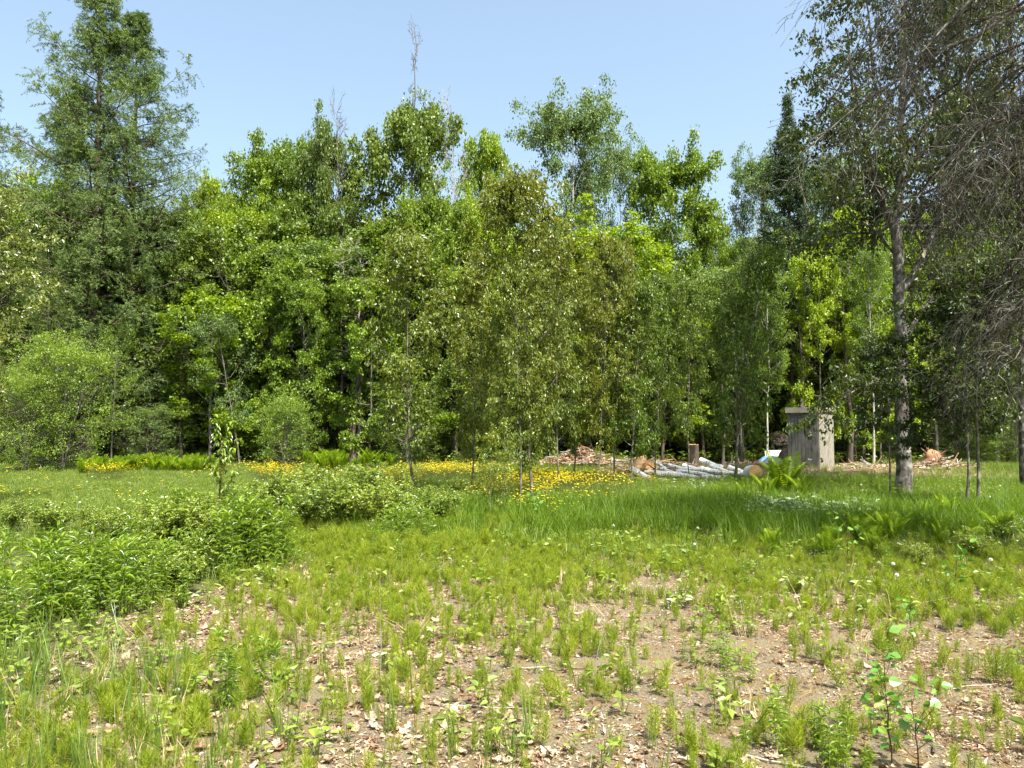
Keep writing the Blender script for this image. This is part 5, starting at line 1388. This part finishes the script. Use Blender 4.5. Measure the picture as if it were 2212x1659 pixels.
# horsetails: the nearest are things of their own, the rest one mass
HT = [horsetail(700 + i, .15, 2 + i % 3) for i in range(6)]
def ht_d(x, y):
    n = fbm(x, y, .55, 2); n2 = fbm(x + 7, y, 1.7)
    return np.clip(z_bare(x, y) * (.16 + .48 * ss(.38, .62, n * .6 + n2 * .4) ) * (.42 + .35 * ss(5, 8, y)) + .30 * ss(8.2, 9.4, y) * ss(12.5, 11, y) * ss(-3, -1, x) + .25 * near_left_grass(x, y), 0, 1)
x, y, r = sample(46000, (-6, 9), (2.9, 12.6), lambda x, y: ht_d(x, y) * ss(-.5, 1.5, x + 3.2 + .0 * y), 7)
d = np.hypot(x, y); o_ = np.argsort(d); near = o_[(d[o_] > 3.55) & (np.abs(x[o_]) < .70 * y[o_])][:230]
gk = random.Random(3)
for i in near:
    o = obj('horsetail', HT[gk.randrange(6)], None, (x[i], y[i], float(gz(x[i], y[i])))); s = .6 + .7 * float(r[i]); o.scale = (s, s, s)
    o.rotation_euler = (gk.gauss(0, .08), gk.gauss(0, .08), gk.uniform(0, 6.28))
    tag(o, 'feathery yellow-green horsetail on the bare sandy ground near the camera', 'plant', 'horsetails in the foreground')
far = np.setdiff1d(np.arange(len(x)), near)
scatter('horsetail_cover', HT, x[far], y[far], .6 + .7 * r[far], 'feathery horsetails covering the bare ground farther back')
# dense soft horsetails before the thicket
x, y, r = sample(2000, (-5, .2), (8.6, 11.5), lambda x, y: ss(.45, .6, fbm(x + 2, y + 3, 1.0)) * .9, 8)
scatter('horsetail_thicket', HT, x, y, 1.3 + .9 * r, 'taller soft horsetails before the brambles')

# low herbs
hb = [herb(720 + i, 'bramble') for i in range(4)] + [herb(730 + i, 'spring', 7, .04, .08) for i in range(2)]
x, y, r = sample(30000, (-14, 14), (3.5, 20), lambda x, y: .16 * z_bare(x, y) + .55 * ss(8.5, 9.5, y) * ss(13, 11, y) * ss(.42, .6, fbm(x - 9, y, .8)) + .75 * ss(.45, .62, fbm(x + 11, y, 1.2)) * (1 - z_bare(x, y)) * (1 - .8 * z_lawn(x, y)) * (1 - z_sand(x, y)), 9)
scatter('low_herbs', hb, x, y, .6 + .9 * r, 'small broad-leaved herbs scattered through the grass')
hb2 = [herb(740 + i, 'maple_dull', 10, .09, .3) for i in range(3)] + [herb(745, 'maple_green', 10, .08, .25)]
x, y, r = sample(9000, (-26, 26), (26.5, 36), lambda x, y: z_forest(x, y) * .6 * (1 - .8 * z_sand(x, y)), 10)
scatter('wood_floor_herbs', hb2, x, y, .7 + 1.2 * r, 'shaded herbs on the floor of the wood')
gw = [herb(750 + i, 'goutweed', 10, .07, .22, .7) for i in range(3)]
def gw_d(x, y):
    u, v = UV(x, y)
    a = np.exp(-((u - 1680) / 70) ** 2 - ((v - 1120) / 13) ** 2) + .12 * np.exp(-((u - 1500) / 40) ** 2 - ((v - 1066) / 5) ** 2) + .6 * np.exp(-((u - 1835) / 45) ** 2 - ((v - 1125) / 12) ** 2)
    return np.clip(a, 0, 1)
x, y, r = sample(11000, (2, 9), (10, 19), gw_d, 11)
scatter('goutweed', gw, x, y, .7 + .5 * r, 'low pale-edged leaves in patches in the grass before the outhouse', zoff=.07)
# dark lance-leaved plants before the log pile
gl = [GOLD[0][1][1], GOLD[2][1][1], GOLD[4][1][1]]
x, y, r = sample(3800, (2.5, 10.5), (11.0, 19.4), lambda x, y: ss(16.0, 17.4, y) * .5 + .55 * ss(.46, .56, fbm(x, y, 1.1)), 12)
scatter('lance_leaved_herbs', gl, x, y, .30 + .25 * r, 'lush lance-leaved plants along the front of the log pile')

# buttercups
bc = [flower(760 + i) for i in range(4)]
def bc_d(x, y):
    u, v = UV(x, y)
    e = lambda cu, cv, su_, sv_, k: k * np.exp(-((u - cu) / su_) ** 2 - ((v - cv) / sv_) ** 2)
    a = e(975, 1038, 85, 9, 1) + e(860, 1062, 40, 12, .8) + e(1190, 1062, 75, 17, 1) + e(1060, 1085, 60, 18, .5) + e(585, 1038, 45, 9, .9) + e(235, 1040, 40, 6, .35) + e(1340, 1065, 60, 14, .25) + e(700, 1060, 120, 14, .12) + e(1150, 1110, 60, 20, .2)
    return np.clip(a + .012 * (y < 24) * (y > 13) * (x < 3), 0, 1)
x, y, r = sample(36000, (-14, 6), (11, 25), lambda x, y: bc_d(x, y) * .62, 13)
scatter('buttercups', bc, x, y, .75 + .4 * r, 'yellow buttercups in drifts between the saplings')
wf = [flower(770, .12, 6, 'white', .006), flower(771, .10, 5, 'white', .006)]
x, y, r = sample(3000, (1, 9), (5.8, 14), lambda x, y: ss(.5, .65, fbm(x + 31, y, 1.3)) * .35, 14)
scatter('small_white_flowers', wf, x, y, .8 + .5 * r, 'tiny white flowers dotted in the grass on the right')

# dry leaves: the nearest are pieces of the ground, the rest one litter
DL = [dead_leaf(800 + i, 5 if i % 2 else 3) for i in range(7)]
def dl_d(x, y):
    n = fbm(x + 21, y + 3, .9, 3); n2 = fbm(x + 1, y + 33, 2.5)
    left = ss(.2, -1.5, x) * .5
    return np.clip(z_bare(x, y) * (.07 + ss(.50, .66, n * .6 + n2 * .25 + left * .25 + .10 * ss(4.4, 3.6, y) + .06) ) + .12 * ss(8.5, 10, y) * ss(12.5, 11, y) * (x > -3), 0, 1)
x, y, r = sample(17000, (-6, 9), (2.8, 12), dl_d, 15)
d = np.hypot(x, y); o_ = np.argsort(d + .5 * (1 - r)); near = o_[(y[o_] > 3.35) & (np.abs(x[o_]) < .70 * y[o_])][:270]
for i in near:
    o = obj('dead_leaf', DL[gk.randrange(7)], ground, (x[i], y[i], float(gz(x[i], y[i])) + gk.uniform(.004, .02))); s = .045 + .055 * float(r[i]) ** 1.5; o.scale = (s, s, s)
    o.rotation_euler = (gk.gauss(0, .3), gk.gauss(0, .3), gk.uniform(0, 6.28))
far = np.setdiff1d(np.arange(len(x)), near)
scatter('leaf_litter', DL, x[far], y[far], .04 + .05 * r[far] ** 1.5, 'curled dry brown and tan leaves lying on the sandy ground', tilt=.32, zoff=.012)
CHP = [chips(820 + i, 24) for i in range(5)]
x, y, r = sample(16000, (-6, 9), (2.8, 11), lambda x, y: z_bare(x, y) * (.35 + .65 * ss(.4, .6, fbm(x + 9, y + 9, .6))), 16)
scatter('crumbled_litter', CHP, x, y, .7 + .8 * r, 'crumbs of bark, leaf and twig on the sand', tilt=.05)
x, y, r = sample(3000, (3, 16), (20, 28), lambda x, y: z_sand(x, y) * .8, 17)
scatter('track_litter', CHP, x, y, 1.5 + 1.5 * r, 'chips and dry crumbs on the bare track by the outhouse', tilt=.05)
